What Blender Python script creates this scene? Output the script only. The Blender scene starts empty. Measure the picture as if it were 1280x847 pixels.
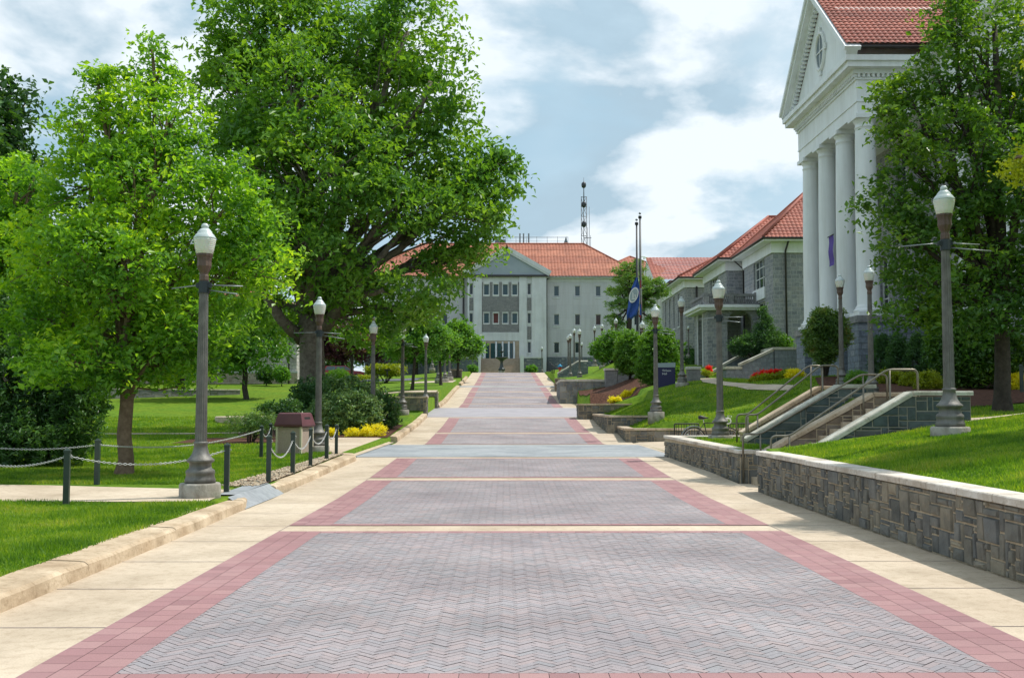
import bpy, bmesh, math, random
import numpy as np
from mathutils import Vector, Matrix
R=math.radians
scene=bpy.context.scene
COL=scene.collection
# ------------------------------------------------------------------ camera model (for turning measured angles into metres)
F=1280.0; CX,CY=640.0,423.5; EYE=1.8
TH=math.atan((506-CY)/F); YAW=math.atan(8/F)
def P(px,py,y):
    u=px-CX; v=CY-py
    den=F*math.cos(TH)-v*math.sin(TH)
    a=u/den; b=(F*math.sin(TH)+v*math.cos(TH))/den
    # the lens points slightly right of +Y: forward=(sin,cos), right=(cos,-sin)
    ex=a*math.cos(YAW)+math.sin(YAW); ey=-a*math.sin(YAW)+math.cos(YAW); s=y/ey
    return Vector((ex*s,y,EYE+b*s))
def XP(px,y): return P(px,506,y).x
# ------------------------------------------------------------------ materials
def nt(m):
    m.use_nodes=True; t=m.node_tree; return t,t.nodes,t.links,t.nodes['Principled BSDF']
def hexs(c): return (c[0],c[1],c[2],1)
def mk(name,c,rough=.8,c2=None,scale=3,bump=0,bscale=None,metal=0,detail=4,spec=None,island=None,mid=(.35,.65),coord='Object',c3=None,sc3=.3):
    m=bpy.data.materials.new(name); t,n,l,b=nt(m)
    b.inputs['Roughness'].default_value=rough; b.inputs['Metallic'].default_value=metal
    if spec is not None: b.inputs['Specular IOR Level'].default_value=spec
    b.inputs['Base Color'].default_value=hexs(c)
    tc=n.new('ShaderNodeTexCoord')
    colout=None
    if c2:
        nz=n.new('ShaderNodeTexNoise'); nz.inputs['Scale'].default_value=scale; nz.inputs['Detail'].default_value=detail; nz.inputs['Roughness'].default_value=.6
        l.new(tc.outputs[coord],nz.inputs['Vector'])
        r=n.new('ShaderNodeValToRGB'); r.color_ramp.elements[0].position=mid[0]; r.color_ramp.elements[1].position=mid[1]
        r.color_ramp.elements[0].color=hexs(c); r.color_ramp.elements[1].color=hexs(c2)
        l.new(nz.outputs['Fac'],r.inputs['Fac']); colout=r.outputs['Color']
    if island:
        g=n.new('ShaderNodeNewGeometry'); r=n.new('ShaderNodeValToRGB'); cr=r.color_ramp
        cr.elements[0].position=0; cr.elements[0].color=hexs(island[0]); cr.elements[1].position=1; cr.elements[1].color=hexs(island[-1])
        for i,cc in enumerate(island[1:-1]):
            e=cr.elements.new((i+1)/(len(island)-1)); e.color=hexs(cc)
        l.new(g.outputs['Random Per Island'],r.inputs['Fac'])
        if colout:
            mx=n.new('ShaderNodeMix'); mx.data_type='RGBA'; mx.blend_type='MULTIPLY'; mx.inputs['Factor'].default_value=1
            l.new(r.outputs['Color'],mx.inputs[6]); l.new(colout,mx.inputs[7]); colout=mx.outputs[2]
        else: colout=r.outputs['Color']
    if c3:
        nz=n.new('ShaderNodeTexNoise'); nz.inputs['Scale'].default_value=sc3; nz.inputs['Detail'].default_value=5
        l.new(tc.outputs[coord],nz.inputs['Vector'])
        r=n.new('ShaderNodeValToRGB'); r.color_ramp.elements[0].position=.35; r.color_ramp.elements[1].position=.68
        r.color_ramp.elements[0].color=(1,1,1,1); r.color_ramp.elements[1].color=hexs(c3)
        l.new(nz.outputs['Fac'],r.inputs['Fac'])
        mx=n.new('ShaderNodeMix'); mx.data_type='RGBA'; mx.blend_type='MULTIPLY'; mx.inputs['Factor'].default_value=1
        if colout: l.new(colout,mx.inputs[6])
        else: mx.inputs[6].default_value=hexs(c)
        l.new(r.outputs['Color'],mx.inputs[7]); colout=mx.outputs[2]
    if colout: l.new(colout,b.inputs['Base Color'])
    if bump:
        nz=n.new('ShaderNodeTexNoise'); nz.inputs['Scale'].default_value=bscale or scale*4; nz.inputs['Detail'].default_value=5
        l.new(tc.outputs[coord],nz.inputs['Vector'])
        bp=n.new('ShaderNodeBump'); bp.inputs['Strength'].default_value=bump; bp.inputs['Distance'].default_value=.02
        l.new(nz.outputs['Fac'],bp.inputs['Height']); l.new(bp.outputs['Normal'],b.inputs['Normal'])
    return m
def leafmat(name,cols,trans=.35,rough=.4,scale=.6,spec=.5):
    m=bpy.data.materials.new(name); t,n,l,b=nt(m)
    b.inputs['Roughness'].default_value=rough; b.inputs['Specular IOR Level'].default_value=spec
    g=n.new('ShaderNodeNewGeometry'); r=n.new('ShaderNodeValToRGB'); cr=r.color_ramp
    cr.elements[0].position=0; cr.elements[0].color=hexs(cols[0]); cr.elements[1].position=1; cr.elements[1].color=hexs(cols[-1])
    for i,cc in enumerate(cols[1:-1]):
        e=cr.elements.new((i+1)/(len(cols)-1)); e.color=hexs(cc)
    tc=n.new('ShaderNodeTexCoord'); nz=n.new('ShaderNodeTexNoise'); nz.inputs['Scale'].default_value=scale; nz.inputs['Detail'].default_value=2
    l.new(tc.outputs['Object'],nz.inputs['Vector'])
    mr=n.new('ShaderNodeMapRange'); mr.inputs['From Min'].default_value=.35; mr.inputs['From Max'].default_value=.65
    l.new(nz.outputs['Fac'],mr.inputs['Value'])
    ma=n.new('ShaderNodeMath'); ma.operation='MULTIPLY_ADD'; ma.inputs[1].default_value=.45
    mb=n.new('ShaderNodeMath'); mb.operation='MULTIPLY'; mb.inputs[1].default_value=.55
    l.new(g.outputs['Random Per Island'],ma.inputs[0]); l.new(mr.outputs['Result'],mb.inputs[0]); l.new(mb.outputs[0],ma.inputs[2])
    l.new(ma.outputs[0],r.inputs['Fac']); l.new(r.outputs['Color'],b.inputs['Base Color'])
    tr=n.new('ShaderNodeBsdfTranslucent')
    mu=n.new('ShaderNodeMix'); mu.data_type='RGBA'; mu.blend_type='MULTIPLY'; mu.inputs['Factor'].default_value=1
    l.new(r.outputs['Color'],mu.inputs[6]); mu.inputs[7].default_value=(2.6,2.3,.55,1)
    l.new(mu.outputs[2],tr.inputs['Color'])
    mx=n.new('ShaderNodeMixShader'); mx.inputs['Fac'].default_value=trans
    l.new(b.outputs[0],mx.inputs[1]); l.new(tr.outputs[0],mx.inputs[2])
    l.new(mx.outputs[0],n['Material Output'].inputs['Surface'])
    return m
def stonemat(name,cols,mortar,bw=.6,bh=.28,ms=.012,bump=.6,seed=0,var=.9,rough=.85,offset=.5,squash=.7):
    """coursed squared stone on UVs in metres"""
    m=bpy.data.materials.new(name); t,n,l,b=nt(m); b.inputs['Roughness'].default_value=rough
    tc=n.new('ShaderNodeTexCoord')
    mp=n.new('ShaderNodeMapping'); mp.inputs['Location'].default_value=(seed*3.7,seed*1.3,0); l.new(tc.outputs['UV'],mp.inputs['Vector'])
    nzv=n.new('ShaderNodeTexNoise'); nzv.inputs['Scale'].default_value=1.6; l.new(mp.outputs[0],nzv.inputs['Vector'])
    mxv=n.new('ShaderNodeMix'); mxv.data_type='RGBA'; mxv.blend_type='LINEAR_LIGHT'; mxv.inputs['Factor'].default_value=.02
    l.new(mp.outputs[0],mxv.inputs[6]); l.new(nzv.outputs['Color'],mxv.inputs[7])
    br=n.new('ShaderNodeTexBrick'); br.inputs['Scale'].default_value=1; br.inputs['Brick Width'].default_value=bw; br.inputs['Row Height'].default_value=bh
    br.inputs['Mortar Size'].default_value=ms; br.inputs['Mortar Smooth'].default_value=.3; br.inputs['Bias'].default_value=0
    br.offset=offset; br.squash=squash; br.squash_frequency=2; br.offset_frequency=2
    br.inputs['Color1'].default_value=(0,0,0,1); br.inputs['Color2'].default_value=(1,1,1,1); br.inputs['Mortar'].default_value=(.5,.5,.5,1)
    l.new(mxv.outputs[2],br.inputs['Vector'])
    r=n.new('ShaderNodeValToRGB'); cr=r.color_ramp
    cr.elements[0].position=0; cr.elements[0].color=hexs(cols[0]); cr.elements[1].position=1; cr.elements[1].color=hexs(cols[-1])
    for i,cc in enumerate(cols[1:-1]):
        e=cr.elements.new((i+1)/(len(cols)-1)); e.color=hexs(cc)
    l.new(br.outputs['Color'],r.inputs['Fac'])
    nz=n.new('ShaderNodeTexNoise'); nz.inputs['Scale'].default_value=6; nz.inputs['Detail'].default_value=8; nz.inputs['Roughness'].default_value=.7
    l.new(tc.outputs['Object'],nz.inputs['Vector'])
    r2=n.new('ShaderNodeValToRGB'); r2.color_ramp.elements[0].position=.3; r2.color_ramp.elements[1].position=.7
    r2.color_ramp.elements[0].color=(1-.45*var,)*3+(1,); r2.color_ramp.elements[1].color=(1+.3*var,)*3+(1,)
    l.new(nz.outputs['Fac'],r2.inputs['Fac'])
    mu=n.new('ShaderNodeMix'); mu.data_type='RGBA'; mu.blend_type='MULTIPLY'; mu.inputs['Factor'].default_value=1
    l.new(r.outputs['Color'],mu.inputs[6]); l.new(r2.outputs['Color'],mu.inputs[7])
    mm=n.new('ShaderNodeMix'); mm.data_type='RGBA'; l.new(br.outputs['Fac'],mm.inputs['Factor']); l.new(mu.outputs[2],mm.inputs[6]); mm.inputs[7].default_value=hexs(mortar)
    l.new(mm.outputs[2],b.inputs['Base Color'])
    if bump:
        sub=n.new('ShaderNodeMath'); sub.operation='MULTIPLY_ADD'; sub.inputs[1].default_value=-1.0
        l.new(br.outputs['Fac'],sub.inputs[0]); l.new(nz.outputs['Fac'],sub.inputs[2])
        bp=n.new('ShaderNodeBump'); bp.inputs['Strength'].default_value=bump; bp.inputs['Distance'].default_value=.03
        l.new(sub.outputs[0],bp.inputs['Height']); l.new(bp.outputs['Normal'],b.inputs['Normal'])
    return m
def glassmat(name,c=(.02,.035,.04)):
    m=bpy.data.materials.new(name); t,n,l,b=nt(m); b.inputs['Base Color'].default_value=hexs(c); b.inputs['Roughness'].default_value=.08; b.inputs['Specular IOR Level'].default_value=.6
    return m
M={}
M['concrete']=mk('concrete_paving',(.55,.46,.35),.85,(.64,.54,.42),1.2,.15,60,c3=(.82,.78,.74),sc3=.25)
M['curb']=mk('kerb_concrete',(.54,.43,.30),.9,(.66,.54,.39),2.5,.5,25,c3=(.72,.66,.6),sc3=1.2)
M['coping']=mk('coping_stone',(.66,.61,.55),.85,(.76,.72,.66),2,.3,30,c3=(.85,.8,.74),sc3=1.5)
M['coping_tan']=mk('tan_coping_stone',(.52,.42,.31),.85,(.62,.52,.40),2,.3,30,c3=(.8,.75,.68),sc3=1.5)
M['coping_green']=mk('pale_coping_stone',(.54,.54,.47),.85,(.64,.64,.57),2,.3,30,c3=(.8,.78,.74),sc3=1.5)
M['plinth']=mk('lamp_plinth_concrete',(.36,.34,.30),.9,(.46,.44,.39),4,.4,30,c3=(.7,.68,.64),sc3=3)
M['joint']=mk('joint_sand',(.17,.13,.13),.95,(.24,.19,.19),8)
M['paver']=mk('herringbone_pavers',(.86,.86,.86),.8,(1.12,1.1,1.1),.5,.25,70,island=[(.30,.288,.30),(.33,.303,.313),(.345,.31,.315),(.36,.308,.31),(.315,.305,.322),(.375,.312,.308),(.35,.315,.325),(.305,.30,.312)],c3=(.84,.82,.84),sc3=.35)
M['redpaver']=mk('red_border_pavers',(.88,.88,.88),.8,(1.08,1.08,1.08),.6,.2,60,island=[(.34,.18,.185),(.39,.215,.215),(.36,.20,.205),(.41,.24,.235),(.31,.165,.17),(.38,.205,.21)],c3=(.88,.85,.86),sc3=.4)
M['greypave']=mk('blue_grey_paving',(.30,.325,.34),.85,(.38,.40,.415),.8,.2,50,c3=(.85,.85,.88),sc3=.3)
M['violetpave']=mk('violet_grey_paving',(.30,.285,.31),.85,(.37,.345,.37),.8,.2,50)
M['asphalt']=mk('asphalt',(.09,.10,.12),.9,(.13,.14,.16),6,.3,60)
M['grass']=mk('lawn',(.085,.165,.014),.95,(.165,.265,.022),2.6,1.0,30,detail=8,mid=(.3,.7),c3=(.72,.85,.8),sc3=.12,spec=.1)
M['soil']=mk('mulch',(.055,.028,.02),.95,(.13,.065,.045),9,1.0,40,detail=8,spec=.1)
M['gravel']=mk('pebble',(.85,.85,.85),.85,(1.1,1.1,1.1),3,island=[(.40,.31,.20),(.48,.39,.27),(.31,.22,.14),(.50,.43,.33),(.25,.19,.13)])
M['mortar_dark']=mk('stair_wall_mortar',(.22,.21,.18),.95,(.30,.28,.24),5,.5,40)
M['mortar']=mk('mortar',(.40,.32,.22),.95,(.50,.41,.29),5,.5,40)
M['ashlar']=mk('grey_brown_wall_stone',(.7,.72,.74),.85,(1.38,1.36,1.32),3,.9,14,detail=8,island=[(.11,.11,.10),(.17,.155,.125),(.13,.13,.12),(.22,.19,.14),(.15,.14,.12),(.09,.095,.095),(.25,.215,.16),(.17,.165,.15),(.12,.125,.125),(.19,.16,.12)])
M['ashlar_shade_blue']=mk('shade_tinted_blue_grey_stone',(.7,.7,.7),.8,(1.3,1.3,1.3),3,.9,10,detail=8,island=[(.05,.075,.08),(.075,.10,.10),(.04,.062,.072),(.10,.12,.115),(.06,.085,.09),(.085,.09,.08)])  # dark blue tone: shade on the outer stair walls put into the stone colour
M['ashlar_tan']=mk('brown_bounce_tinted_stone',(.75,.75,.75),.85,(1.25,1.22,1.18),3,.8,12,detail=8,island=[(.17,.13,.10),(.21,.165,.12),(.14,.115,.10),(.23,.19,.14),(.18,.15,.13)])  # brown stone; on the inner stair walls the colour also carries warm bounced light
M['ashlar_light']=mk('weathered_grey_stone',(.75,.75,.75),.85,(1.2,1.2,1.2),2,.9,8,detail=8,island=[(.17,.18,.185),(.22,.22,.22),(.27,.26,.25),(.14,.15,.16),(.32,.31,.29),(.19,.2,.22)])
M['bluestone']=stonemat('hall_bluestone',[(.20,.21,.235),(.29,.295,.315),(.245,.255,.275),(.36,.355,.35),(.23,.24,.26),(.32,.31,.30)],(.40,.40,.40),.62,.30,.018,.7)
M['podium']=stonemat('podium_bluestone',[(.15,.18,.23),(.22,.25,.30),(.18,.21,.27),(.27,.29,.33)],(.12,.14,.17),.6,.3,.02,.8,seed=3)
M['stairstone']=stonemat('stair_wall_stone',[(.16,.19,.23),(.22,.25,.28),(.19,.22,.25)],(.15,.17,.2),.55,.26,.014,.6,seed=5)
M['darkstone']=stonemat('dark_foundation_stone',[(.10,.125,.15),(.16,.18,.2),(.13,.155,.18),(.3,.3,.29)],(.11,.13,.15),.5,.2,.02,.5,seed=7)
M['greystone']=stonemat('spandrel_grey_stone',[(.17,.17,.18),(.24,.24,.24),(.20,.20,.21),(.29,.28,.27)],(.22,.22,.22),.5,.17,.015,.4,seed=9)
M['whitestone']=stonemat('pale_limestone_wall',[(.46,.44,.41),(.58,.56,.52),(.52,.50,.47),(.40,.37,.33)],(.35,.34,.32),.7,.35,.03,.8,seed=11)
M['tanstone']=stonemat('tan_limestone_wall',[(.40,.32,.24),(.5,.42,.33),(.44,.37,.29),(.34,.27,.2)],(.45,.4,.34),.6,.28,.02,.6,seed=12)
M['panel']=stonemat('grey_wall_panels',[(.47,.47,.50),(.55,.55,.575),(.51,.51,.535)],(.36,.36,.38),2.6,1.9,.012,.1,var=.15,squash=1,offset=0)
M['band']=mk('light_wall_band',(.53,.54,.56),.8,(.6,.61,.62),.6)
M['white']=mk('white_painted_trim',(.76,.785,.81),.55,(.81,.83,.85),.5,c3=(.93,.93,.92),sc3=.7)
M['whiteb']=mk('white_stone_pilaster',(.60,.62,.65),.7,(.68,.70,.72),.7,c3=(.9,.9,.88),sc3=.3)
M['greygable']=mk('grey_blue_gable_panel',(.27,.32,.36),.8,(.32,.37,.41),.5)
M['frame']=mk('white_window_frame',(.72,.73,.72),.5)
M['beige']=mk('beige_step_stone',(.34,.27,.20),.85,(.42,.34,.26),2,.3)
M['glass']=glassmat('dark_window_glass')
M['glass_dull']=glassmat('round_window_glass',(.10,.14,.16)); M['glass_dull'].node_tree.nodes['Principled BSDF'].inputs['Roughness'].default_value=.5
M['glass_teal']=glassmat('teal_window_glass',(.02,.06,.075))
M['blind']=mk('window_blind',(.12,.03,.03),.7)
M['gutter']=mk('dark_metal_gutter',(.03,.025,.025),.5)
M['tile']=mk('terracotta_tile',(.82,.82,.82),.75,(1.12,1.1,1.08),2.5,.25,30,island=[(.42,.15,.085),(.48,.18,.105),(.37,.125,.072),(.46,.165,.095)],c3=(.85,.8,.78),sc3=.25)
M['tile_red']=mk('red_terracotta_tile',(.82,.82,.82),.75,(1.12,1.1,1.08),2.5,.25,30,island=[(.40,.115,.075),(.46,.145,.095),(.34,.095,.065),(.43,.13,.085)],c3=(.85,.8,.78),sc3=.25)
M['metal']=mk('weathered_lamp_metal',(.15,.148,.14),.55,(.22,.215,.2),5,.2,30,metal=.3,c3=(.75,.73,.7),sc3=2)
M['brown']=mk('brown_lamp_collar',(.075,.045,.035),.5,(.12,.075,.055),6,.3,30)
M['clamp']=mk('dark_clamp',(.03,.04,.045),.4,metal=.4)
M['alu']=mk('grey_banner_rod',(.22,.25,.26),.4,metal=.5)
M['cap']=mk('globe_cap',(.45,.52,.52),.25,(.6,.66,.65),5)
gm=bpy.data.materials.new('prismatic_globe'); t,n,l,b=nt(gm); b.inputs['Base Color'].default_value=(.82,.84,.76,1); b.inputs['Roughness'].default_value=.22
b.inputs['Transmission Weight'].default_value=.25; b.inputs['Subsurface Weight'].default_value=.15
wv=n.new('ShaderNodeTexWave'); wv.wave_type='BANDS'; wv.bands_direction='Z'; wv.inputs['Scale'].default_value=9; tc=n.new('ShaderNodeTexCoord'); l.new(tc.outputs['Object'],wv.inputs['Vector'])
bp=n.new('ShaderNodeBump'); bp.inputs['Strength'].default_value=.3; bp.inputs['Distance'].default_value=.01; l.new(wv.outputs['Fac'],bp.inputs['Height']); l.new(bp.outputs['Normal'],b.inputs['Normal'])
M['globe']=gm
M['greenpost']=mk('dark_green_painted_post',(.018,.035,.028),.45,(.03,.05,.04),6,.2,30)
M['chain']=mk('galvanised_chain',(.55,.56,.56),.45,metal=.5)
M['rail']=mk('bronze_handrail_metal',(.17,.155,.125),.38,(.24,.22,.18),4,metal=.75)
M['maroon']=mk('maroon_plastic_lid',(.115,.04,.05),.5,(.15,.055,.065),3)
M['black']=mk('black_metal',(.012,.012,.013),.45)
M['blackplastic']=mk('black_opening',(.01,.01,.01),.8)
M['aggregate']=mk('exposed_aggregate_panel',(.36,.27,.225),.9,(.47,.37,.31),40,.5,60)
M['creampanel']=mk('cream_bin_post',(.6,.54,.40),.8)
M['bark']=mk('rough_bark',(.10,.08,.065),.95,(.20,.17,.14),6,1.0,22,detail=8)
M['bark_brown']=mk('brown_bark',(.13,.085,.055),.95,(.23,.16,.11),8,1.0,26,detail=8)
M['bark_dark']=mk('dark_bark',(.035,.028,.022),.95,(.07,.055,.045),8,.8,26)
M['leaf_maple']=leafmat('young_maple_leaf',[(0.052,0.152,0.027),(0.085,0.216,0.027),(0.146,0.317,0.029),(0.245,0.419,0.032),(0.392,0.532,0.032)],.42)
M['leaf_big']=leafmat('oak_leaf',[(0.057,0.159,0.033),(0.092,0.220,0.033),(0.143,0.289,0.036),(0.217,0.370,0.040)],.33,scale=.35,spec=.4)
M['leaf_dark']=leafmat('dark_evergreen_leaf',[(0.023,0.078,0.028),(0.040,0.110,0.032),(0.068,0.166,0.040),(0.113,0.220,0.052)],.22)
M['leaf_right']=leafmat('oak_right_leaf',[(0.032,0.096,0.021),(0.051,0.133,0.022),(0.086,0.186,0.023),(0.172,0.287,0.026)],.36,scale=.5)
M['leaf_yellow']=leafmat('golden_leaf',[(.22,.30,.015),(.34,.40,.02),(.42,.45,.03)],.3)
M['leaf_lime']=leafmat('lime_leaf',[(0.126,0.187,0.012),(0.206,0.268,0.014),(0.286,0.321,0.016)],.35)
M['leaf_mid']=leafmat('mid_green_leaf',[(0.056,0.166,0.033),(0.099,0.243,0.039),(0.172,0.340,0.044)],.33)
M['leaf_hedge']=leafmat('hedge_leaf',[(0.057,0.168,0.022),(0.105,0.245,0.025),(0.169,0.337,0.033)],.25,spec=.5)
M['leaf_bush']=leafmat('glossy_bush_leaf',[(0.046,0.129,0.045),(0.096,0.201,0.063),(0.207,0.323,0.111),(0.311,0.430,0.146)],.15,rough=.35,spec=.6,scale=2)
M['leaf_purple']=leafmat('purple_leaf',[(0.036,0.012,0.018),(0.061,0.019,0.030),(0.112,0.045,0.058),(0.186,0.088,0.102)],.15)
M['leaf_myrtle']=leafmat('myrtle_leaf',[(0.045,0.104,0.027),(0.083,0.171,0.039),(0.165,0.258,0.058),(0.386,0.192,0.058)],.3)
M['leaf_pine']=leafmat('pine_needle',[(0.078,0.182,0.051),(0.136,0.274,0.061),(0.293,0.426,0.083)],.2)
M['petal_yellow']=leafmat('yellow_petal',[(.55,.52,.012),(.66,.63,.02),(.34,.38,.02)],.3)
M['petal_red']=leafmat('red_petal',[(.5,.015,.015),(.6,.03,.02),(.45,.01,.02)],.3)
M['navy']=mk('navy_sign_face',(.012,.012,.075),.5)
M['signgrey']=mk('grey_sign_top',(.30,.37,.40),.5)
M['lettering']=mk('white_lettering',(.7,.72,.75),.6)
M['flagblue']=mk('flag_blue',(.02,.07,.28),.8,(.025,.085,.34),3)
M['flagwhite']=mk('flag_white',(.72,.72,.70),.8)
M['flagred']=mk('flag_red',(.5,.03,.04),.8)
M['purple']=mk('purple_banner_cloth',(.09,.05,.30),.8)
M['redcar']=mk('red_car_paint',(.35,.02,.03),.25)
M['silver']=mk('silver_bumper',(.55,.58,.6),.3,metal=.4)
M['carglass']=glassmat('car_glass',(.05,.12,.15))
M['tyre']=mk('tyre_rubber',(.02,.02,.02),.9)
M['chrome']=mk('chrome',(.65,.66,.68),.2,metal=1)
M['bikewhite']=mk('pale_bar_tape',(.72,.72,.66),.6)
M['saddle']=mk('black_saddle',(.015,.015,.018),.5)
M['hydblue']=mk('blue_hydrant_cap',(.02,.3,.55),.5)
M['hydred']=mk('red_hydrant_paint',(.35,.03,.02),.5)
M['fountain']=mk('dark_bronze_fountain',(.02,.03,.03),.4,(.04,.055,.05),5)
M['roofmetal']=mk('grey_roof_metal',(.16,.2,.22),.5)
M['steel']=mk('dark_lattice_steel',(.03,.035,.045),.5)
M['flagpole']=mk('dark_flagpole',(.012,.016,.017),.5)
# ------------------------------------------------------------------ mesh helper
class MB:
    def __init__(s): s.v=[]; s.f=[]; s.sm=[]
    def q(s,*pts,smooth=False):
        i=len(s.v); s.v+= [tuple(p) for p in pts]; s.f.append(tuple(range(i,i+len(pts)))); s.sm.append(smooth)
    def add(s,vs,fs,smooth=False):
        i=len(s.v); s.v+=[tuple(p) for p in vs]; s.f+=[tuple(a+i for a in f) for f in fs]; s.sm+=[smooth]*len(fs)
    def box(s,x0,x1,y0,y1,z0,z1):
        s.add([(x0,y0,z0),(x1,y0,z0),(x1,y1,z0),(x0,y1,z0),(x0,y0,z1),(x1,y0,z1),(x1,y1,z1),(x0,y1,z1)],
              [(0,3,2,1),(4,5,6,7),(0,1,5,4),(1,2,6,5),(2,3,7,6),(3,0,4,7)])
    def obox(s,O,U,V,W,u,v,w):
        """box from corner O along unit vectors"""
        O=Vector(O);U=Vector(U)*u;V=Vector(V)*v;W=Vector(W)*w
        p=[O,O+U,O+U+V,O+V,O+W,O+U+W,O+U+V+W,O+V+W]
        fs=[(0,3,2,1),(4,5,6,7),(0,1,5,4),(1,2,6,5),(2,3,7,6),(3,0,4,7)]
        if U.cross(V).dot(W)<0: fs=[tuple(reversed(f)) for f in fs]
        s.add(p,fs)
    def lathe(s,prof,n=16,c=(0,0,0),smooth=True,flute=0,square=False):
        vs=[];fs=[]
        for (r,z) in prof:
            for k in range(n):
                a=2*math.pi*k/n; rr=r
                if flute and k%2: rr=r*(1-flute)
                vs.append((c[0]+rr*math.cos(a),c[1]+rr*math.sin(a),c[2]+z))
        m=len(prof)
        for i in range(m-1):
            for k in range(n):
                k2=(k+1)%n; fs.append((i*n+k,i*n+k2,(i+1)*n+k2,(i+1)*n+k))
        fs.append(tuple(reversed(range(n)))); fs.append(tuple(range((m-1)*n,m*n)))
        s.add(vs,fs,smooth and not flute)
    def tube(s,pts,rads,n=6,smooth=True):
        pts=[Vector(p) for p in pts]
        if not hasattr(rads,'__len__'): rads=[rads]*len(pts)
        vs=[];fs=[];prev=None
        for i,p in enumerate(pts):
            d=(pts[min(i+1,len(pts)-1)]-pts[max(i-1,0)])
            if d.length<1e-6: d=Vector((0,0,1))
            d.normalize()
            if prev is None:
                a=d.orthogonal().normalized()
            else:
                a=(prev-d*prev.dot(d))
                if a.length<1e-4: a=d.orthogonal()
                a.normalize()
            prev=a; b=d.cross(a)
            for k in range(n):
                t=2*math.pi*k/n; vs.append(p+(a*math.cos(t)+b*math.sin(t))*rads[i])
        m=len(pts)
        for i in range(m-1):
            for k in range(n):
                k2=(k+1)%n; fs.append((i*n+k,i*n+k2,(i+1)*n+k2,(i+1)*n+k))
        fs.append(tuple(reversed(range(n)))); fs.append(tuple(range((m-1)*n,m*n)))
        s.add(vs,fs,smooth)
    def build(s,name,m,parent=None,**k):
        me=bpy.data.meshes.new(name)
        if len(s.v)==0: return None
        me.from_pydata(s.v,[],s.f)
        me.polygons.foreach_set('use_smooth',s.sm)
        boxuv(me)
        if m: me.materials.append(m)
        o=bpy.data.objects.new(name,me); COL.objects.link(o)
        if parent: 
            o.parent=parent; o.location=Vector((0,0,0))-Vector(parent.location)*0
        return tag(o,**k)
def boxuv(me):
    nl=len(me.loops)
    if nl==0: return
    uv=me.uv_layers.new(name='UVMap')
    co=np.empty(len(me.vertices)*3,dtype=np.float32); me.vertices.foreach_get('co',co); co=co.reshape(-1,3)
    vi=np.empty(nl,dtype=np.int32); me.loops.foreach_get('vertex_index',vi)
    npoly=len(me.polygons); nr=np.empty(npoly*3,dtype=np.float32); me.polygons.foreach_get('normal',nr); nr=nr.reshape(-1,3)
    lt=np.empty(npoly,dtype=np.int32); me.polygons.foreach_get('loop_total',lt)
    N=np.repeat(np.abs(nr),lt,axis=0); C=co[vi]
    u=np.where((N[:,2]>.8)|(N[:,1]>=N[:,0]),C[:,0],C[:,1]); v=np.where(N[:,2]>.8,C[:,1],C[:,2])
    uv.data.foreach_set('uv',np.stack([u,v],1).astype(np.float32).ravel())
def tag(o,label=None,cat=None,group=None,kind=None):
    if label: o['label']=label
    if cat: o['category']=cat
    if group: o['group']=group
    if kind: o['kind']=kind
    return o
def empty(name,loc=(0,0,0),rz=0,**k):
    e=bpy.data.objects.new(name,None); COL.objects.link(e); e.location=loc; e.rotation_euler=(0,0,rz); e.empty_display_size=.3
    return tag(e,**k)
def copy_tree(o,parent=None):
    c=o.copy(); COL.objects.link(c); c.parent=parent
    for ch in list(o.children): copy_tree(ch,c)
    return c
def npmesh(name,V,Fc,m,parent=None,smooth=False,uv=False,**k):
    """V (n,3), Fc (m,3|4)"""
    me=bpy.data.meshes.new(name); V=np.asarray(V,dtype=np.float32); Fc=np.asarray(Fc,dtype=np.int32)
    kk=Fc.shape[1]
    me.vertices.add(len(V)); me.vertices.foreach_set('co',V.ravel())
    me.loops.add(Fc.size); me.loops.foreach_set('vertex_index',Fc.ravel())
    me.polygons.add(len(Fc)); me.polygons.foreach_set('loop_start',np.arange(len(Fc),dtype=np.int32)*kk)
    try: me.polygons.foreach_set('loop_total',np.full(len(Fc),kk,dtype=np.int32))
    except Exception: pass
    me.update(calc_edges=True); me.validate()
    me.polygons.foreach_set('use_smooth',[smooth]*len(me.polygons))
    if uv: boxuv(me)
    if m: me.materials.append(m)
    o=bpy.data.objects.new(name,me); COL.objects.link(o)
    if parent: o.parent=parent
    return tag(o,**k)
def weather(m,scale,col,lo=.45,hi=.7,noise=1.0,detail=6):
    """dirt and weather streaks multiplied into the colour"""
    t=m.node_tree; n=t.nodes; l=t.links; b=n['Principled BSDF']; s=b.inputs['Base Color']
    tc=n.new('ShaderNodeTexCoord'); mp=n.new('ShaderNodeMapping'); mp.inputs['Scale'].default_value=scale; l.new(tc.outputs['Object'],mp.inputs['Vector'])
    nz=n.new('ShaderNodeTexNoise'); nz.inputs['Scale'].default_value=noise; nz.inputs['Detail'].default_value=detail; nz.inputs['Roughness'].default_value=.65; l.new(mp.outputs[0],nz.inputs['Vector'])
    r=n.new('ShaderNodeValToRGB'); r.color_ramp.elements[0].position=lo; r.color_ramp.elements[1].position=hi; r.color_ramp.elements[0].color=(1,1,1,1); r.color_ramp.elements[1].color=hexs(col)
    l.new(nz.outputs['Fac'],r.inputs['Fac'])
    mx=n.new('ShaderNodeMix'); mx.data_type='RGBA'; mx.blend_type='MULTIPLY'; mx.inputs['Factor'].default_value=1
    if s.is_linked: l.new(s.links[0].from_socket,mx.inputs[6])
    else: mx.inputs[6].default_value=s.default_value[:]
    l.new(r.outputs['Color'],mx.inputs[7]); l.new(mx.outputs[2],s)
for k in ('white','whiteb','panel','band'): weather(M[k],(2.2,2.2,.18),(.87,.86,.84))
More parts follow.
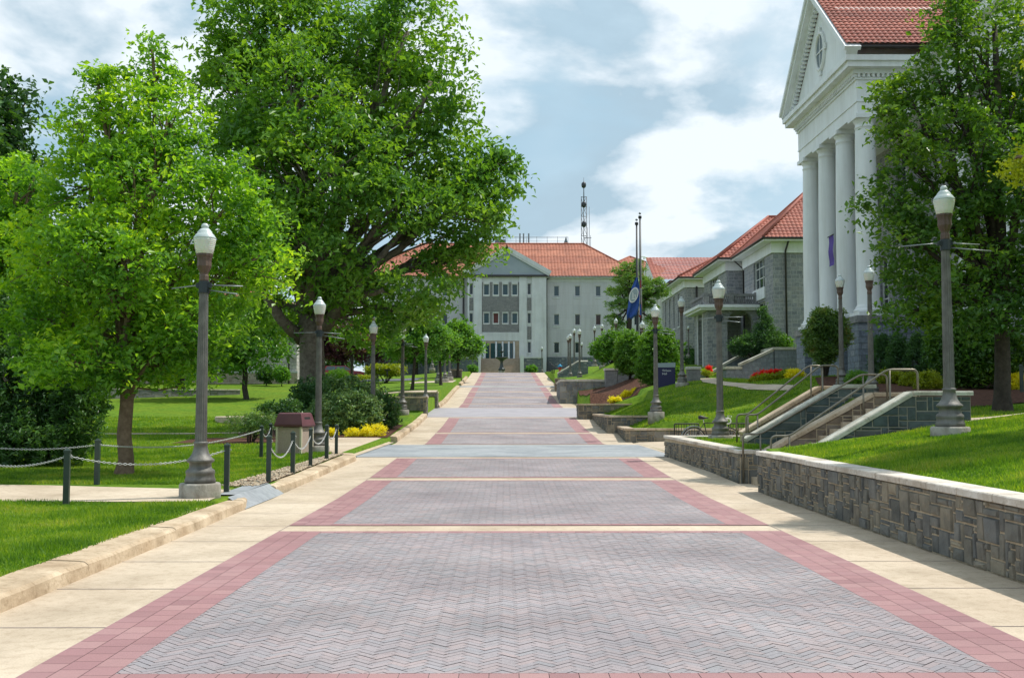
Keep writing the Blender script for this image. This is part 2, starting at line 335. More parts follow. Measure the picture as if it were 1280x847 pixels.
for k in ('tile','tile_red'): weather(M[k],(.9,.9,.9),(.62,.60,.60),.4,.75)
for k in ('concrete',): weather(M[k],(.7,.7,.7),(.76,.74,.71),.45,.72); weather(M[k],(9,9,9),(.88,.86,.84),.5,.62,detail=3); weather(M[k],(60,60,60),(.86,.85,.83),.5,.65,detail=2)
for k in ('curb','coping','coping_tan','coping_green'): weather(M[k],(1.3,1.3,1.3),(.62,.58,.53),.45,.72); weather(M[k],(14,14,14),(.75,.72,.68),.5,.66)
weather(M['paver'],(.45,.45,.45),(.80,.79,.80),.45,.7); weather(M['paver'],(40,40,40),(.84,.83,.83),.5,.7,detail=2); weather(M['redpaver'],(.6,.6,.6),(.74,.74,.76),.45,.7)
weather(M['greypave'],(.5,.5,.5),(.72,.74,.76),.45,.7); weather(M['greypave'],(7,7,7),(.85,.85,.85),.45,.6)
weather(M['grass'],(.5,.5,.5),(1.25,1.02,.9),.42,.66); weather(M['grass'],(5,5,5),(.6,.68,.6),.48,.62)
weather(M['metal'],(3,3,.6),(.6,.58,.55),.45,.65); weather(M['plinth'],(3,3,2),(.6,.58,.55),.45,.65)
# ------------------------------------------------------------------ terrain
PC=0.36; BH=3.59; PL=-4.5; PR=5.1         # path centre, half width of brick, left edge, right edge of concrete
_py=[-60,20,24.2,30.7,42,53,60,78,94,110,138,150,400,6000]; _ph=[0,0,.06,.22,.24,.72,1.15,1.95,3.1,4.1,6.15,6.3,6.3,6.3]
def hp(y): return float(np.interp(y,_py,_ph))
def vhp(y): return np.interp(y,_py,_ph)
_ly=[-60,6,18,24,32,43,50,54,59.9,60.6,69.3,69.8,80,102,138,160,400,6000]; _lh=[.13,.14,.17,.22,.34,.45,.85,1.3,1.35,2.2,2.25,2.55,3.1,4.2,6.3,6.5,6.5,6.5]
_fy=[-60,24,45,55,60,80,105,140,400,6000]; _fh=[.1,.25,.45,.75,1.1,2.5,4.2,5.8,6.5,6.5]
def vL(x,y):
    a=np.interp(y,_ly,_lh); b=np.interp(y,_fy,_fh)
    t=np.clip((-x-6)/9,0,1); t=t*t*(3-2*t)
    return a*(1-t)+b*t
CP=np.array([(9.8,22.5,1.42),(12.6,26,1.6),(14,30,1.8),(12.5,34.8,1.94),(14,42.5,2.6),(20,42,3.0),(20,30,2.4),(17,50,2.95),
 (6.0,43.2,.93),(6.3,44,1.3),(6.0,52,1.62),(6,60,2.0),(9.4,54.9,2.87),(12.2,46,2.4),(9,43.8,1.25),(11,44,1.7),(8,50,2.05),(16,61.3,3.1),(12,61.3,3.0),(18,66,4.4),(8.5,66,2.7),(6.6,70,2.4),(5.5,75,2.3),
 (14,75,4.7),(18.5,85,5.5),(18.5,105,6.6),(10,90,4.9),(6.7,93,4.3),(6.6,104,4.6),(10.4,100,5.4),(10.4,120,6.3),(5.6,79,3.6),(9,79,3.7),(6,125,5.6),(6,140,6.3),(20,140,6.8),(40,60,4.6),(40,100,6.8),(45,140,7),(6,88,3.4),(6,98,3.8),(6,112,4.6),(30,30,2.6),(20,20,2.0),(60,200,6.5),(0,200,6.3),(12,68,3.8),(10,36,1.2),(12,38,2.0)])
def _gp(px,py,y): p=P(px,py,y); return (p.x,y,p.z)
CP=np.concatenate([CP,np.array([_gp(945,476,51.5),_gp(975,475,51),_gp(1000,475,50),_gp(868,474,58),_gp(886,471,60),_gp(1033,466,47.2),_gp(1090,489,36.5),_gp(1140,485,39),_gp(1215,487,38),_gp(1072,477,41),_gp(1110,481,44),_gp(823,478,62),_gp(790,470,72),_gp(784,488,62),_gp(769,497,59),_gp(752,505,58),_gp(985,437,66),_gp(765,447,88),_gp(743,457,120),_gp(766,460,102)])])
def _g0(x,y):
    d2=((x[:,None]-CP[None,:,0])**2+((y[:,None]-CP[None,:,1]))**2)
    w=np.exp(-d2/(2*5.0**2))+2e-3/(d2+4)
    return (w*CP[None,:,2]).sum(1)/w.sum(1)
_c=_g0(CP[:,0],CP[:,1]); _R=CP[:,2]-_c
_K=np.exp(-((CP[:,None,0]-CP[None,:,0])**2+(CP[:,None,1]-CP[None,:,1])**2)/(2*2.6**2))+np.eye(len(CP))*.25
_W=np.linalg.solve(_K,_R)
def vG(x,y):
    d2=((x[:,None]-CP[None,:,0])**2+((y[:,None]-CP[None,:,1]))**2)
    return _g0(x,y)+(np.exp(-d2/(2*2.6**2))*_W[None,:]).sum(1)
def vH(x,y):
    x=np.asarray(x,dtype=float).ravel(); y=np.asarray(y,dtype=float).ravel()
    out=np.empty_like(x)
    inp=(x>=PL-.3)&(x<=5.36)
    h=vhp(y)-.06
    hl=vL(x,y)
    n1=.80+np.clip(x-5.6,0,7.5)*.16+np.clip(x-13.1,0,30)*.06      # near right lawn
    g=np.empty_like(x)
    for i in range(0,len(x),20000): g[i:i+20000]=vG(x[i:i+20000],y[i:i+20000])
    g=np.where(y>300,6.3,g)
    t=np.clip((y-20.5)/3.5,0,1); t=t*t*(3-2*t)
    hr=n1*(1-t)+g*t
    # stair slots
    st=np.clip((x-5.9)/2.6,0,1)
    slot=(y>21.35)&(y<23.9)&(x<9.2); hr=np.where(slot,-.25+st*1.3,hr)
    bed=(y>=23.9)&(y<=31.42)&(x<9.2); hr=np.where(bed,.78+np.clip((x-7.2),0,1.5)*.75,hr)
    slot2=(y>26.0)&(y<27.65)&(x<9.2)&(x>6.2); hr=np.where(slot2,.6+st*1.3,hr)
    pad=(y>31.42)&(y<42.8)&(x<11.5); tp=np.clip((x-9.5)/2,0,1)
    hr=np.where(pad,(.24+.03*np.clip(x-5.2,0,5))*(1-tp)+hr*tp,hr)
    for (a_,b_,t_) in ((42.8,47.8,.70),(47.8,57.6,1.16),(57.6,66,1.72)):
        k_=(y>=a_)&(y<b_)&(x<8); hr=np.where(k_,np.minimum(hr,t_+np.clip(x-5.6,0,5)*(.42 if a_<57 else .3)),hr)
    out=np.where(inp,h,np.where(x<PL,hl,hr))
    out=np.where((y>160),np.minimum(out,6.5),out)
    return out
def H(x,y): return float(vH([x],[y])[0])
def crossing(y): return (31.0<y<42.2)
xs=np.unique(np.round(np.concatenate([[-3000,-1200,-500,-250,-150,-110],np.arange(-85,-14,1.5),np.arange(-14,16.01,.25),np.arange(16.5,30,.75),np.arange(31,85,2),[110,150,250,500,1200,3000],[-4.81,-4.79,5.35,5.42]]),3))
ys=np.unique(np.round(np.concatenate([[-200,-80,-30,-10,-4],np.arange(0,85,.25),np.arange(85,160,1.0),[165,180,220,300,450,800,1500,3000,6000],[21.34,21.36,23.89,23.91,31.4,31.44,42.79,42.81]]),3))
XX,YY=np.meshgrid(xs,ys); HH=vH(XX,YY).reshape(XX.shape)
V=np.stack([XX.ravel(),YY.ravel(),HH.ravel()],1); ny,nx=XX.shape
ii=(np.arange(ny-1)[:,None]*nx+np.arange(nx-1)[None,:]).ravel()
npmesh('lawn_ground',V,np.stack([ii,ii+1,ii+nx+1,ii+nx],1),M['grass'],smooth=True,kind='structure')
def drape(name,poly,mat,off=.025,step=.5,fn=None,**k):
    bm=bmesh.new(); vs=[bm.verts.new((p[0],p[1],0)) for p in poly]; bm.faces.new(vs)
    x0=min(p[0] for p in poly);x1=max(p[0] for p in poly);y0=min(p[1] for p in poly);y1=max(p[1] for p in poly)
    g=x0-(x0%step)+step
    while g<x1: bmesh.ops.bisect_plane(bm,geom=bm.verts[:]+bm.edges[:]+bm.faces[:],plane_co=(g,0,0),plane_no=(1,0,0)); g+=step
    g=y0-(y0%step)+step
    while g<y1: bmesh.ops.bisect_plane(bm,geom=bm.verts[:]+bm.edges[:]+bm.faces[:],plane_co=(0,g,0),plane_no=(0,1,0)); g+=step
    X=np.array([v.co.x for v in bm.verts]);Y=np.array([v.co.y for v in bm.verts]); Z=(fn(X,Y) if fn else vH(X,Y))+off
    for v,z in zip(bm.verts,Z): v.co.z=z
    bmesh.ops.recalc_face_normals(bm,faces=bm.faces)
    me=bpy.data.meshes.new(name); bm.to_mesh(me); bm.free()
    if len(me.polygons) and me.polygons[0].normal.z<0: me.flip_normals()
    me.polygons.foreach_set('use_smooth',[True]*len(me.polygons)); boxuv(me); me.materials.append(mat)
    o=bpy.data.objects.new(name,me); COL.objects.link(o); return tag(o,**k)
PY=lambda X,Y: vhp(Y)
# path base of concrete, then joint bed, pavers on top
YB=sorted(set([-2,6]+_py[1:11]+list(np.arange(-2,138.1,1.0))))
def strip(name,x0,x1,y0,y1,mat,dz,m2=None,**k):
    yy=[y0]+[y for y in YB if y0<y<y1]+[y1]; V=[];Fc=[]
    for y in yy: V+= [(x0,y,hp(y)+dz),(x1,y,hp(y)+dz)]
    for i in range(len(yy)-1): Fc.append((2*i,2*i+1,2*i+3,2*i+2))
    return npmesh(name,V,Fc,mat,uv=True,**k)
strip('path',PL,5.22,-2,138,M['concrete'],0,kind='structure')
# joints in the concrete (real grooves, thin dark strips slightly proud)
mb=MB()
for y in np.arange(3.2,136,1.75):
    for (a,b) in ((PL,PC-BH-.01),(PC+BH+.01,5.2)):
        z=hp(y); mb.q((a,y,z+.003),(b,y,hp(y)+.003),(b,y+.016,hp(y+.016)+.003),(a,y+.016,hp(y+.016)+.003))
for x in (PC-BH-.012,PC+BH+.002):
    for y in np.arange(0,137,1.0): mb.q((x,y,hp(y)+.003),(x+.012,y,hp(y)+.003),(x+.012,y+1,hp(y+1)+.003),(x,y+1,hp(y+1)+.003))
mb.build('path_joints',M['joint'],kind='structure')
# slabs of brick between concrete bands: y extents
slabs=[(-1.0,14.9),(15.55,24.0),(24.6,30.4)]
slabs=[(6.95-.36,14.75),(15.45,23.9),(24.55,30.6)]
y=42.6; 
far=[(40.9,47.4),(48.1,58.6),(70.5,76.2),(77,84),(84.8,92),(92.9,101),(104.5,112),(113,121),(122.2,130),(131,137.4)]
slabs+=far
cross=[(31.0,41.0,M['greypave']),(59.2,70.0,M['violetpave']),(101.6,104.0,M['greypave'])]
rnd=random.Random(5)
def clip_poly(poly,x0,x1,y0,y1):
    def cl(p,ins,inter):
        o=[]
        for i in range(len(p)):
            a=p[i-1];b=p[i]
            ia,ib=ins(a),ins(b)
            if ib:
                if not ia:o.append(inter(a,b))
                o.append(b)
            elif ia:o.append(inter(a,b))
        return o
    def ix(c): return lambda a,b:(c,a[1]+(b[1]-a[1])*(c-a[0])/(b[0]-a[0]))
    def iy(c): return lambda a,b:(a[0]+(b[0]-a[0])*(c-a[1])/(b[1]-a[1]),c)
    for ins,it in ((lambda p:p[0]>=x0,ix(x0)),(lambda p:p[0]<=x1,ix(x1)),(lambda p:p[1]>=y0,iy(y0)),(lambda p:p[1]<=y1,iy(y1))):
        poly=cl(poly,ins,it)
        if len(poly)<3:return []
    return poly
def herring(mb,x0,x1,y0,y1,w,L,gap,z):
    """45 degree herringbone, L=2w"""
    c=math.sqrt(.5); D=math.hypot(x1-x0,y1-y0)/2; mx=(x0+x1)/2; my=(y0+y1)/2
    n=int(D/w)+3
    def rot(a,b): return (mx+(a-b)*c,my+(a+b)*c)
    for j in range(-n,n):
        for i in range(-n,n):
            # unit cell: pattern with period 4w in a along row, shift by 1 each row
            k=(i-j)%6
            if k==0: r=(i*w,j*w,(i+3)*w,(j+1)*w)      # horizontal brick
            elif k==5: r=(i*w,j*w,(i+1)*w,(j+3)*w)      # vertical
            else: continue
            g=gap/2; a0,b0,a1,b1=r[0]+g,r[1]+g,r[2]-g,r[3]-g
            pts=[rot(a0,b0),rot(a1,b0),rot(a1,b1),rot(a0,b1)]
            if max(p[0] for p in pts)<x0 or min(p[0] for p in pts)>x1 or max(p[1] for p in pts)<y0 or min(p[1] for p in pts)>y1: continue
            p=clip_poly(pts,x0,x1,y0,y1)
            if len(p)>=3:
                dz=rnd.uniform(-.0015,.0015)
                mb.q(*[(q[0],q[1],hp(q[1])+z+dz) for q in p])
hb=MB(); rb=MB(); jb=MB()
BWd=.62
for si,(a,b) in enumerate(slabs):
    near=si<3
    yy=[a]+[y for y in YB if a<y<b]+[b]
    for i in range(len(yy)-1): jb.q(*[(x,yv,hp(yv)+.004) for (x,yv) in ((PC-BH,yy[i]),(PC+BH,yy[i]),(PC+BH,yy[i+1]),(PC-BH,yy[i+1]))])
    g=.005 if near else .004
    w=.060 if near else .13
    fr=.40 if si==0 else .2
    herring(hb,PC-BH+BWd,PC+BH-BWd,a+fr,b-(.2 if si else .22),w,2*w,g,.010)
    # side borders: three columns of bricks, end borders: rows
    cw=BWd/3
    for sgn in (-1,1):
        for k in range(3):
            xo=PC+sgn*(BH-k*cw); xi=PC+sgn*(BH-(k+1)*cw); xl,xr=min(xo,xi),max(xo,xi)
            y=a-rnd.uniform(0,.2)
            while y<b:
                y2=y+.225; p0=max(y,a)+g/2; p1=min(y2,b)-g/2
                if p1>p0: rb.q((xl+g/2,p0,hp(p0)+.010),(xr-g/2,p0,hp(p0)+.010),(xr-g/2,p1,hp(p1)+.010),(xl+g/2,p1,hp(p1)+.010))
                y=y2
    rows=[(a,a+fr/ (2 if si==0 else 1)),(b-.2,b)]
    if si==0: rows=[(a,a+.2),(a+.2,a+.4),(b-.22,b)]
    for ri,(r0,r1) in enumerate(rows):
        x=PC-BH+BWd-(.1 if ri%2 else 0)
        while x<PC+BH-BWd:
            x2=x+.2; p0=max(x,PC-BH+BWd)+g/2; p1=min(x2,PC+BH-BWd)-g/2
            if p1>p0: rb.q((p0,r0+g/2,hp(r0)+.010),(p1,r0+g/2,hp(r0)+.010),(p1,r1-g/2,hp(r1)+.010),(p0,r1-g/2,hp(r1)+.010))
            x=x2
# front apron of border bricks running out of the picture
jb.q((PC-BH,-2,.004),(PC+BH,-2,.004),(PC+BH,slabs[0][0]-.001,.004),(PC-BH,slabs[0][0]-.001,.004))
y=slabs[0][0]-.2; r=0
while y>4.5:
    x=PC-BH-(.1 if r%2 else 0)
    while x<PC+BH:
        p0=max(x,PC-BH)+.005;p1=min(x+.2,PC+BH)-.005
        if p1>p0: rb.q((p0,y+.005,.010),(p1,y+.005,.010),(p1,y+.195,.010),(p0,y+.195,.010))
        x+=.2
    y-=.2; r+=1
jb.build('paver_bed',M['joint'],kind='structure')
hb.build('herringbone_paving',M['paver'],kind='structure')
rb.build('red_paving_border',M['redpaver'],kind='structure')
drape('crossing_road',[(-5.2,31.3),(5.2,31.3),(5.2,40.4),(-4.6,40.4),(-4.6,42.3),(-6.5,42.3),(-6.2,33.5)],M['greypave'],.008,1.0,fn=lambda X,Y:vhp(Y),kind='structure')
strip('upper_crossing_road',-4.8,5.2,59.2,70.0,M['violetpave'],.008,kind='structure')
strip('top_crossing_road',-4.8,5.2,101.6,104.0,M['greypave'],.008,kind='structure')
fb=MB(); fb.box(5.2,6.2,21.3,23.5,-.3,.012); fb.build('stair_landing',M['concrete'],kind='structure')
drape('roadside_walk',[(-4.6,31.4),(-4.6,42.3),(-7.4,42.3),(-7.0,36),(-6.4,31.6)],M['concrete'],.025,.25,fn=lambda X,Y:np.maximum(vH(np.minimum(X,-4.82),Y)*np.clip((-X-4.55)/.5,0,1),vhp(Y)),kind='structure')
drape('bike_parking_pad',[(5.25,31.62),(11,31.62),(11,42.55),(5.25,42.55)],M['concrete'],.02,.5,kind='structure')
# left cross walk, gap apron, beds
drape('side_walk',[(-5.0,17.35),(-5.2,19.6),(-9,20.4),(-40,21.5),(-40,18.4),(-9,17.3)],M['concrete'],.02,.5,kind='structure')
drape('kerb_gap_apron',[(-4.5,17.9),(-4.5,21.0),(-4.81,21.0),(-4.81,17.9)],M['greypave'],.02,2,fn=lambda X,Y:np.interp(X,[-4.81,-4.5],[.19,-.012]),kind='structure')
drape('kerb_gap_paving',[(-4.812,18.5),(-4.812,21.0),(-5.15,20.9),(-5.15,18.5)],M['greypave'],.03,.25,fn=lambda X,Y:vH(np.minimum(X,-4.812),Y),kind='structure')
drape('mulch_bed',[(-4.9,42.4),(-4.9,49.5),(-6.5,51),(-10.5,51),(-12,46),(-10.8,42.6)],M['soil'],.03,.5,kind='structure')
drape('far_walk',[(-6,47.2),(-30,46.4),(-30,45.8),(-6,46.5)],M['concrete'],.02,.5,kind='structure')
drape('lawn_mulch_ring',[(-12.2,37.6),(-9.4,37.2),(-8.1,38.6),(-8.1,42.3),(-12.6,42.3)],M['soil'],.03,.5,kind='structure')
drape('lamp_walk',[(-4.95,72.5),(-7.5,73),(-11,71),(-11,72.2),(-8.5,74.6),(-4.95,75.5)],M['concrete'],.03,.5,kind='structure')
drape('upper_lamp_walk',[(-4.95,96),(-9,95),(-9,99),(-4.95,103)],M['concrete'],.03,.5,kind='structure')
drape('right_walk',[(9.6,21.3),(14,21.0),(30,20.6),(30,22.2),(14,22.6),(9.8,23.0)],M['concrete'],.02,.5,kind='structure')
drape('hall_walk',[(13.0,46.2),(12.0,48.6),(11.5,55),(12.2,58.4),(16,61),(16,63.5),(11.2,60),(10.6,55),(11.3,47.9),(12.6,45.4)],M['concrete'],.03,.5,kind='structure')
drape('right_mulch_bed',[(13,28.8),(17,30),(21.5,30),(21.5,47),(14.2,47),(12.3,38),(11.6,33)],M['soil'],.03,.5,kind='structure')
drape('sign_mulch_bed',[(5.42,76.6),(5.42,58.6),(6.2,58.3),(7.5,60.3),(9.6,61.6),(12.5,63.2),(12.5,67),(9.5,76.6)],M['soil'],.04,.5,kind='structure')
drape('parking_asphalt',[(-60,104),(-9,104),(-9,113),(-60,113)],M['asphalt'],.05,1,kind='structure')
# round paved spot in the left lawn (slightly raised)
rb2=MB(); cx,cy=XP(338,58),58; rb2.lathe([(3.0,-.6),(3.0,.14),(2.95,.17)],40,(cx,cy,H(cx,cy)),smooth=False); rb2.build('paved_circle',M['concrete'],kind='structure')
# gravel: base and pebbles
gv=drape('gravel_bed',[(-4.85,20.4),(-4.85,31.0),(-5.15,31.1),(-5.3,25),(-5.6,20.6)],M['soil'],.03,.25,kind='structure')
rg=np.random.RandomState(3); n=2600
py=rg.uniform(20.2,31,n); px=-4.86-rg.uniform(0,1,n)*(.28+(31-py)*.045); pr=rg.uniform(.014,.04,n); pz=vH(np.minimum(px,-4.85),py)+.035
ico=np.array([(1,0,0),(-1,0,0),(0,1,0),(0,-1,0),(0,0,.7),(0,0,-.7)],dtype=float); icf=np.array([(0,2,4),(2,1,4),(1,3,4),(3,0,4),(2,0,5),(1,2,5),(3,1,5),(0,3,5)])
rot=rg.uniform(0,6.28,n); cs,sn=np.cos(rot),np.sin(rot); st=rg.uniform(.7,1.5,n)
A=ico[None]*np.stack([pr*st,pr,pr],1)[:,None,:]
Vx=A[...,0]*cs[:,None]-A[...,1]*sn[:,None]+px[:,None]; Vy=A[...,0]*sn[:,None]+A[...,1]*cs[:,None]+py[:,None]; Vz=A[...,2]+pz[:,None]
npmesh('pebbles',np.stack([Vx,Vy,Vz],-1).reshape(-1,3),(icf[None]+np.arange(n)[:,None,None]*6).reshape(-1,3),M['gravel'],smooth=True,kind='stuff')
# kerbs
def kerb(name,pts,w,h,label,seg=3.0):
    """pts: polyline of the path side bottom edge, extends to -x side"""
    mb=MB(); P2=[Vector((p[0],p[1])) for p in pts]; 
    for i in range(len(P2)-1):
        a,b=P2[i],P2[i+1]; L=(b-a).length; n=max(1,round(L/seg)); d=(b-a)/L; nn=Vector((-d.y,d.x))
        if nn.x>0: nn=-nn
        for k in range(n):
            s0=L*k/n+.006; s1=L*(k+1)/n-.006; m=4; sec=[(0,-.1),(.03,h*.75),(.07,h*.95),(.13,h),(w-.03,h+.012),(w,h-.02),(w,-.1)]
            V=[];Fc=[]
            for j in range(m+1):
                p=a+d*(s0+(s1-s0)*j/m); z=hp(p.y)+.004; e=.006*math.sin(j*2.3+k*1.7+i)
                for (o,hh) in sec: V.append((p.x+nn.x*(o+e*0.5),p.y+nn.y*o,z+hh+e*(hh>0)))
            c=len(sec)
            for j in range(m):
                for q in range(c-1): Fc.append((j*c+q,j*c+q+1,(j+1)*c+q+1,(j+1)*c+q))
            Fc.append(tuple(range(c))); Fc.append(tuple(reversed(range(m*c,m*c+c))))
            mb.add(V,Fc,False)
    o=mb.build(name,M['curb']); return tag(o,label=label,cat='kerb',group='concrete kerbs on the left of the path')
def flipfix(o):
    bm=bmesh.new(); bm.from_mesh(o.data); bmesh.ops.recalc_face_normals(bm,faces=bm.faces); bm.to_mesh(o.data); bm.free()
flipfix(kerb('kerb',[(-4.34,3),(-4.36,8),(-4.42,14),(-4.5,18.0),(-4.62,18.6)],.47,.15,'tan concrete kerb along the near grass at the lower left corner'))
flipfix(kerb('kerb',[(-4.62,20.9),(-4.5,22),(-4.42,26),(-4.3,29.8),(-4.45,30.6)],.40,.16,'tan kerb holding the strip of pebbles in front of the green posts'))
flipfix(kerb('kerb',[(-4.5,43.0),(-4.5,59.3)],.36,.2,'kerb beside the mulch bed with yellow flowers, ending at the stone wall'))
flipfix(kerb('kerb',[(-4.5,70.2),(-4.5,100.5)],.36,.22,'long far kerb rising towards the group of lamps'))
flipfix(kerb('kerb',[(-4.5,104.5),(-4.5,122)],.36,.25,'farthest kerb climbing to the small stone pier by the building'))
# ------------------------------------------------------------------ grass blades (near lawns)
HW=[(13.0,46.2),(12.0,48.6),(11.5,55),(12.2,58.4),(16,61),(16,63.5),(11.2,60),(10.6,55),(11.3,47.9),(12.6,45.4)]
RW=[(9.6,21.3),(14,21.0),(30,20.6),(30,22.2),(14,22.6),(9.8,23.0)]
RM=[(13,28.8),(17,30),(21.5,30),(21.5,47),(14.2,47),(12.3,38),(11.6,33)]
def inpoly(x,y,poly):
    c=np.zeros(len(x),bool)
    for i in range(len(poly)):
        (x0,y0),(x1,y1)=poly[i-1],poly[i]
        if y0==y1: continue
        k=((y0>y)!=(y1>y))&(x<(x1-x0)*(y-y0)/(y1-y0)+x0); c^=k
    return c
def blades(name,x0,x1,y0,y1,n,h,seed,cond=None):
    r=np.random.RandomState(seed); x=r.uniform(x0,x1,n); y=y0+(y1-y0)*r.uniform(0,1,n)**1.25
    if cond is not None:
        k=cond(x,y); x=x[k];y=y[k]
    k=~(inpoly(x,y,HW)|inpoly(x,y,RW)|inpoly(x,y,RM)); x=x[k];y=y[k]
    n=len(x); z=vH(x,y); a=r.uniform(0,6.283,n); hh=h*r.uniform(.55,1.25,n)*(1+.35*np.sin(x*2.1+np.sin(y*1.3)*2)); w=r.uniform(.003,.007,n)*(1+y/18); la=r.uniform(0,6.283,n); le=hh*r.uniform(.1,.75,n)
    dx,dy=np.cos(a)*w,np.sin(a)*w
    p0=np.stack([x-dx,y-dy,z-.005],1);p1=np.stack([x+dx,y+dy,z-.005],1);p2=np.stack([x+np.cos(la)*le,y+np.sin(la)*le,z+hh],1)
    V=np.stack([p0,p1,p2],1).reshape(-1,3)
    return npmesh(name,V,np.arange(n*3).reshape(-1,3),M['blade'],kind='stuff')
M['blade']=leafmat('grass_blade',[(.045,.12,.012),(.08,.18,.016),(.13,.24,.02),(.20,.30,.035),(.30,.32,.09)],.4,rough=.5,scale=.9,spec=.35)
inw=lambda x,y:~((y>17.4)&(y<20.6))
blades('grass_blades',-11.5,-4.78,7.5,17.3,120000,.055,1,lambda x,y:(x>-.56*y-.3))
blades('grass_blades',-15.5,-5.3,20.9,31.5,90000,.06,2,lambda x,y:(x>-.56*y)&(x<np.where(y<30.8,-5.15-(31-y)*.045,-5)))
blades('grass_blades',5.62,12.5,9.5,21.2,120000,.06,3,lambda x,y:(x<.53*y+.3))

blades('grass_blades',5.7,20,43,72,60000,.09,4,lambda x,y:(x<.5*y)&(vG(x,y)>.5)&~((y<76)&(x<11.5)&(y>56)))
blades('grass_blades',5.7,9.0,24.2,31.2,14000,.06,5)
blades('grass_blades',9.8,24,22.8,32,40000,.07,6,lambda x,y:(x<.53*y)&~((x>13)&(y>28.5)))
blades('grass_blades',-30,-6,31.5,60,110000,.10,7,lambda x,y:(x>-.5*y)&~((y<42.5)&(x>-7.5))&~((y>42.3)&(y<51.5)&(x>-12.2))&~((y>45.5)&(y<47.4))&~((y>36.8)&(y<42)&(x>-12.6)&(x<-8)))
# ------------------------------------------------------------------ stone walls
def stones(mb,O,U,w,h,cell=(.105,.08),mw=3,mh=4,proud=.036,seed=0,gap=.019,N=None,topclip=None):
    """random squared rubble on the plane O + u*U + v*Z, stones stand proud along the outward normal"""
    r=random.Random(seed); O=Vector(O);U=Vector(U).normalized();Z=Vector((0,0,1)); N=N or U.cross(Z)
    nx=max(1,round(w/cell[0])); ny=max(1,round(h/cell[1])); cw=w/nx; ch=h/ny
    occ=[[False]*ny for _ in range(nx)]
    # jittered grid lines
    gx=[0]+[ (i+r.uniform(-.22,.22))*cw for i in range(1,nx)]+[w]; gy=[0]+[(j+r.uniform(-.2,.2))*ch for j in range(1,ny)]+[h]
    for j in range(ny):
        for i in range(nx):
            if occ[i][j]: continue
            a=r.choice([1,1,2,2,3,mw,mw]); b=r.choice([1,1,2,2,3,mh] if mh>1 else [1])
            if a>=4 and b>2: b=2
            a=min(a,nx-i); b=min(b,ny-j)
            while any(occ[i+k][j] for k in range(a)): a-=1
            for k in range(a):
                for q in range(b):
                    if occ[i+k][j+q]: b=q; break
            b=max(b,1)
            for k in range(a):
                for q in range(b): occ[i+k][j+q]=True
            u0=gx[i]+gap/2;u1=gx[i+a]-gap/2;v0=gy[j]+gap/2;v1=gy[j+b]-gap/2
            if u1-u0<.02 or v1-v0<.02: continue
            p=proud*r.uniform(.35,1.1); e=min(.012,(u1-u0)*.2,(v1-v0)*.2)
            j4=[r.uniform(-.004,.004) for _ in range(8)]
            B=[(u0+j4[0],v0+j4[1]),(u1+j4[2],v0+j4[3]),(u1+j4[4],v1+j4[5]),(u0+j4[6],v1+j4[7])]
            C=[(u0+e,v0+e),(u1-e,v0+e),(u1-e,v1-e),(u0+e,v1-e)]
            dp=[p+r.uniform(-.008,.008) for _ in range(4)]
            cu,cv=(u0+u1)/2+r.uniform(-.2,.2)*(u1-u0),(v0+v1)/2+r.uniform(-.2,.2)*(v1-v0)
            pts=[O+U*x+Z*y+N*.0 for x,y in B]+[O+U*x+Z*y+N*dp[k] for k,(x,y) in enumerate(C)]+[O+U*cu+Z*cv+N*(p+r.uniform(.0,.012))]
            fs=[(0,1,5,4),(1,2,6,5),(2,3,7,6),(3,0,4,7),(4,5,8),(5,6,8),(6,7,8),(7,4,8)]
            mb.add(pts,fs)
def cut_above(o,co,no):
    bm=bmesh.new(); bm.from_mesh(o.data)
    bmesh.ops.bisect_plane(bm,geom=bm.verts[:]+bm.edges[:]+bm.faces[:],plane_co=co,plane_no=no,clear_outer=True)
    bm.to_mesh(o.data); bm.free()
def coping(mb,a,b,z0,th,w0,w1,seg=.85,gap=.02):
    """coping slabs from a to b (x,y) with heights z0=(za,zb); spans w0..w1 along left normal"""
    a=Vector((*a,z0[0]));b=Vector((*b,z0[1])); L=(b-a).length; d=(b-a)/L; n=Vector((-d.y,d.x,0)).normalized(); k=max(1,round(L/seg)); up=Vector((0,0,1))
    rr=random.Random(int(L*100))
    for i in range(k):
        s0=a+d*(L*i/k+gap/2); s1=a+d*(L*(i+1)/k-gap/2); e=rr.uniform(-.003,.003); up2=up*(th+e)
        q=[s0+n*w0,s1+n*w0,s1+n*w1,s0+n*w1]; c=.012
        sec=[(w0,0),(w0-0.0,th-c),(w0+c,th),(w1-c,th),(w1,th-c),(w1,0)]
        V=[s0+n*o+up*(hh+e) for o,hh in sec]+[s1+n*o+up*(hh+e) for o,hh in sec]
        f=[(j,(j+1)%6,(j+1)%6+6,j+6) for j in range(6)]+[tuple(reversed(range(6))),tuple(range(6,12))]
        mb.add(V,f)
def recalc(o):
    bm=bmesh.new(); bm.from_mesh(o.data); bmesh.ops.recalc_face_normals(bm,faces=bm.faces); bm.to_mesh(o.data); bm.free(); return o
Z3=Vector((0,0,1))
def wallthing(label,group=None,cat='wall',name='stone_wall'):
    return empty(name,(0,0,0),label=label,cat=cat,group=group)
# wall 1 : long near wall
w1=wallthing('nearest long low stone wall along the right edge of the path, running out of the frame',cat='stone wall')
c=MB(); c.box(5.235,5.56,1.5,21.27,-.1,.765); c.build('wall_core',M['mortar'],w1)
s=MB(); stones(s,(5.235,21.27,.0),(0,-1,0),19.7,.765,seed=11); stones(s,(5.235,21.27,0),(1,0,0),.325,.765,seed=12,N=Vector((0,1,0)));
s.build('stone_face',M['ashlar'],w1)
c=MB(); coping(c,(5.19,21.32),(5.19,1.5),(.768,.768),.085,-.0,.42,.86); recalc(c.build('coping',M['coping'],w1))
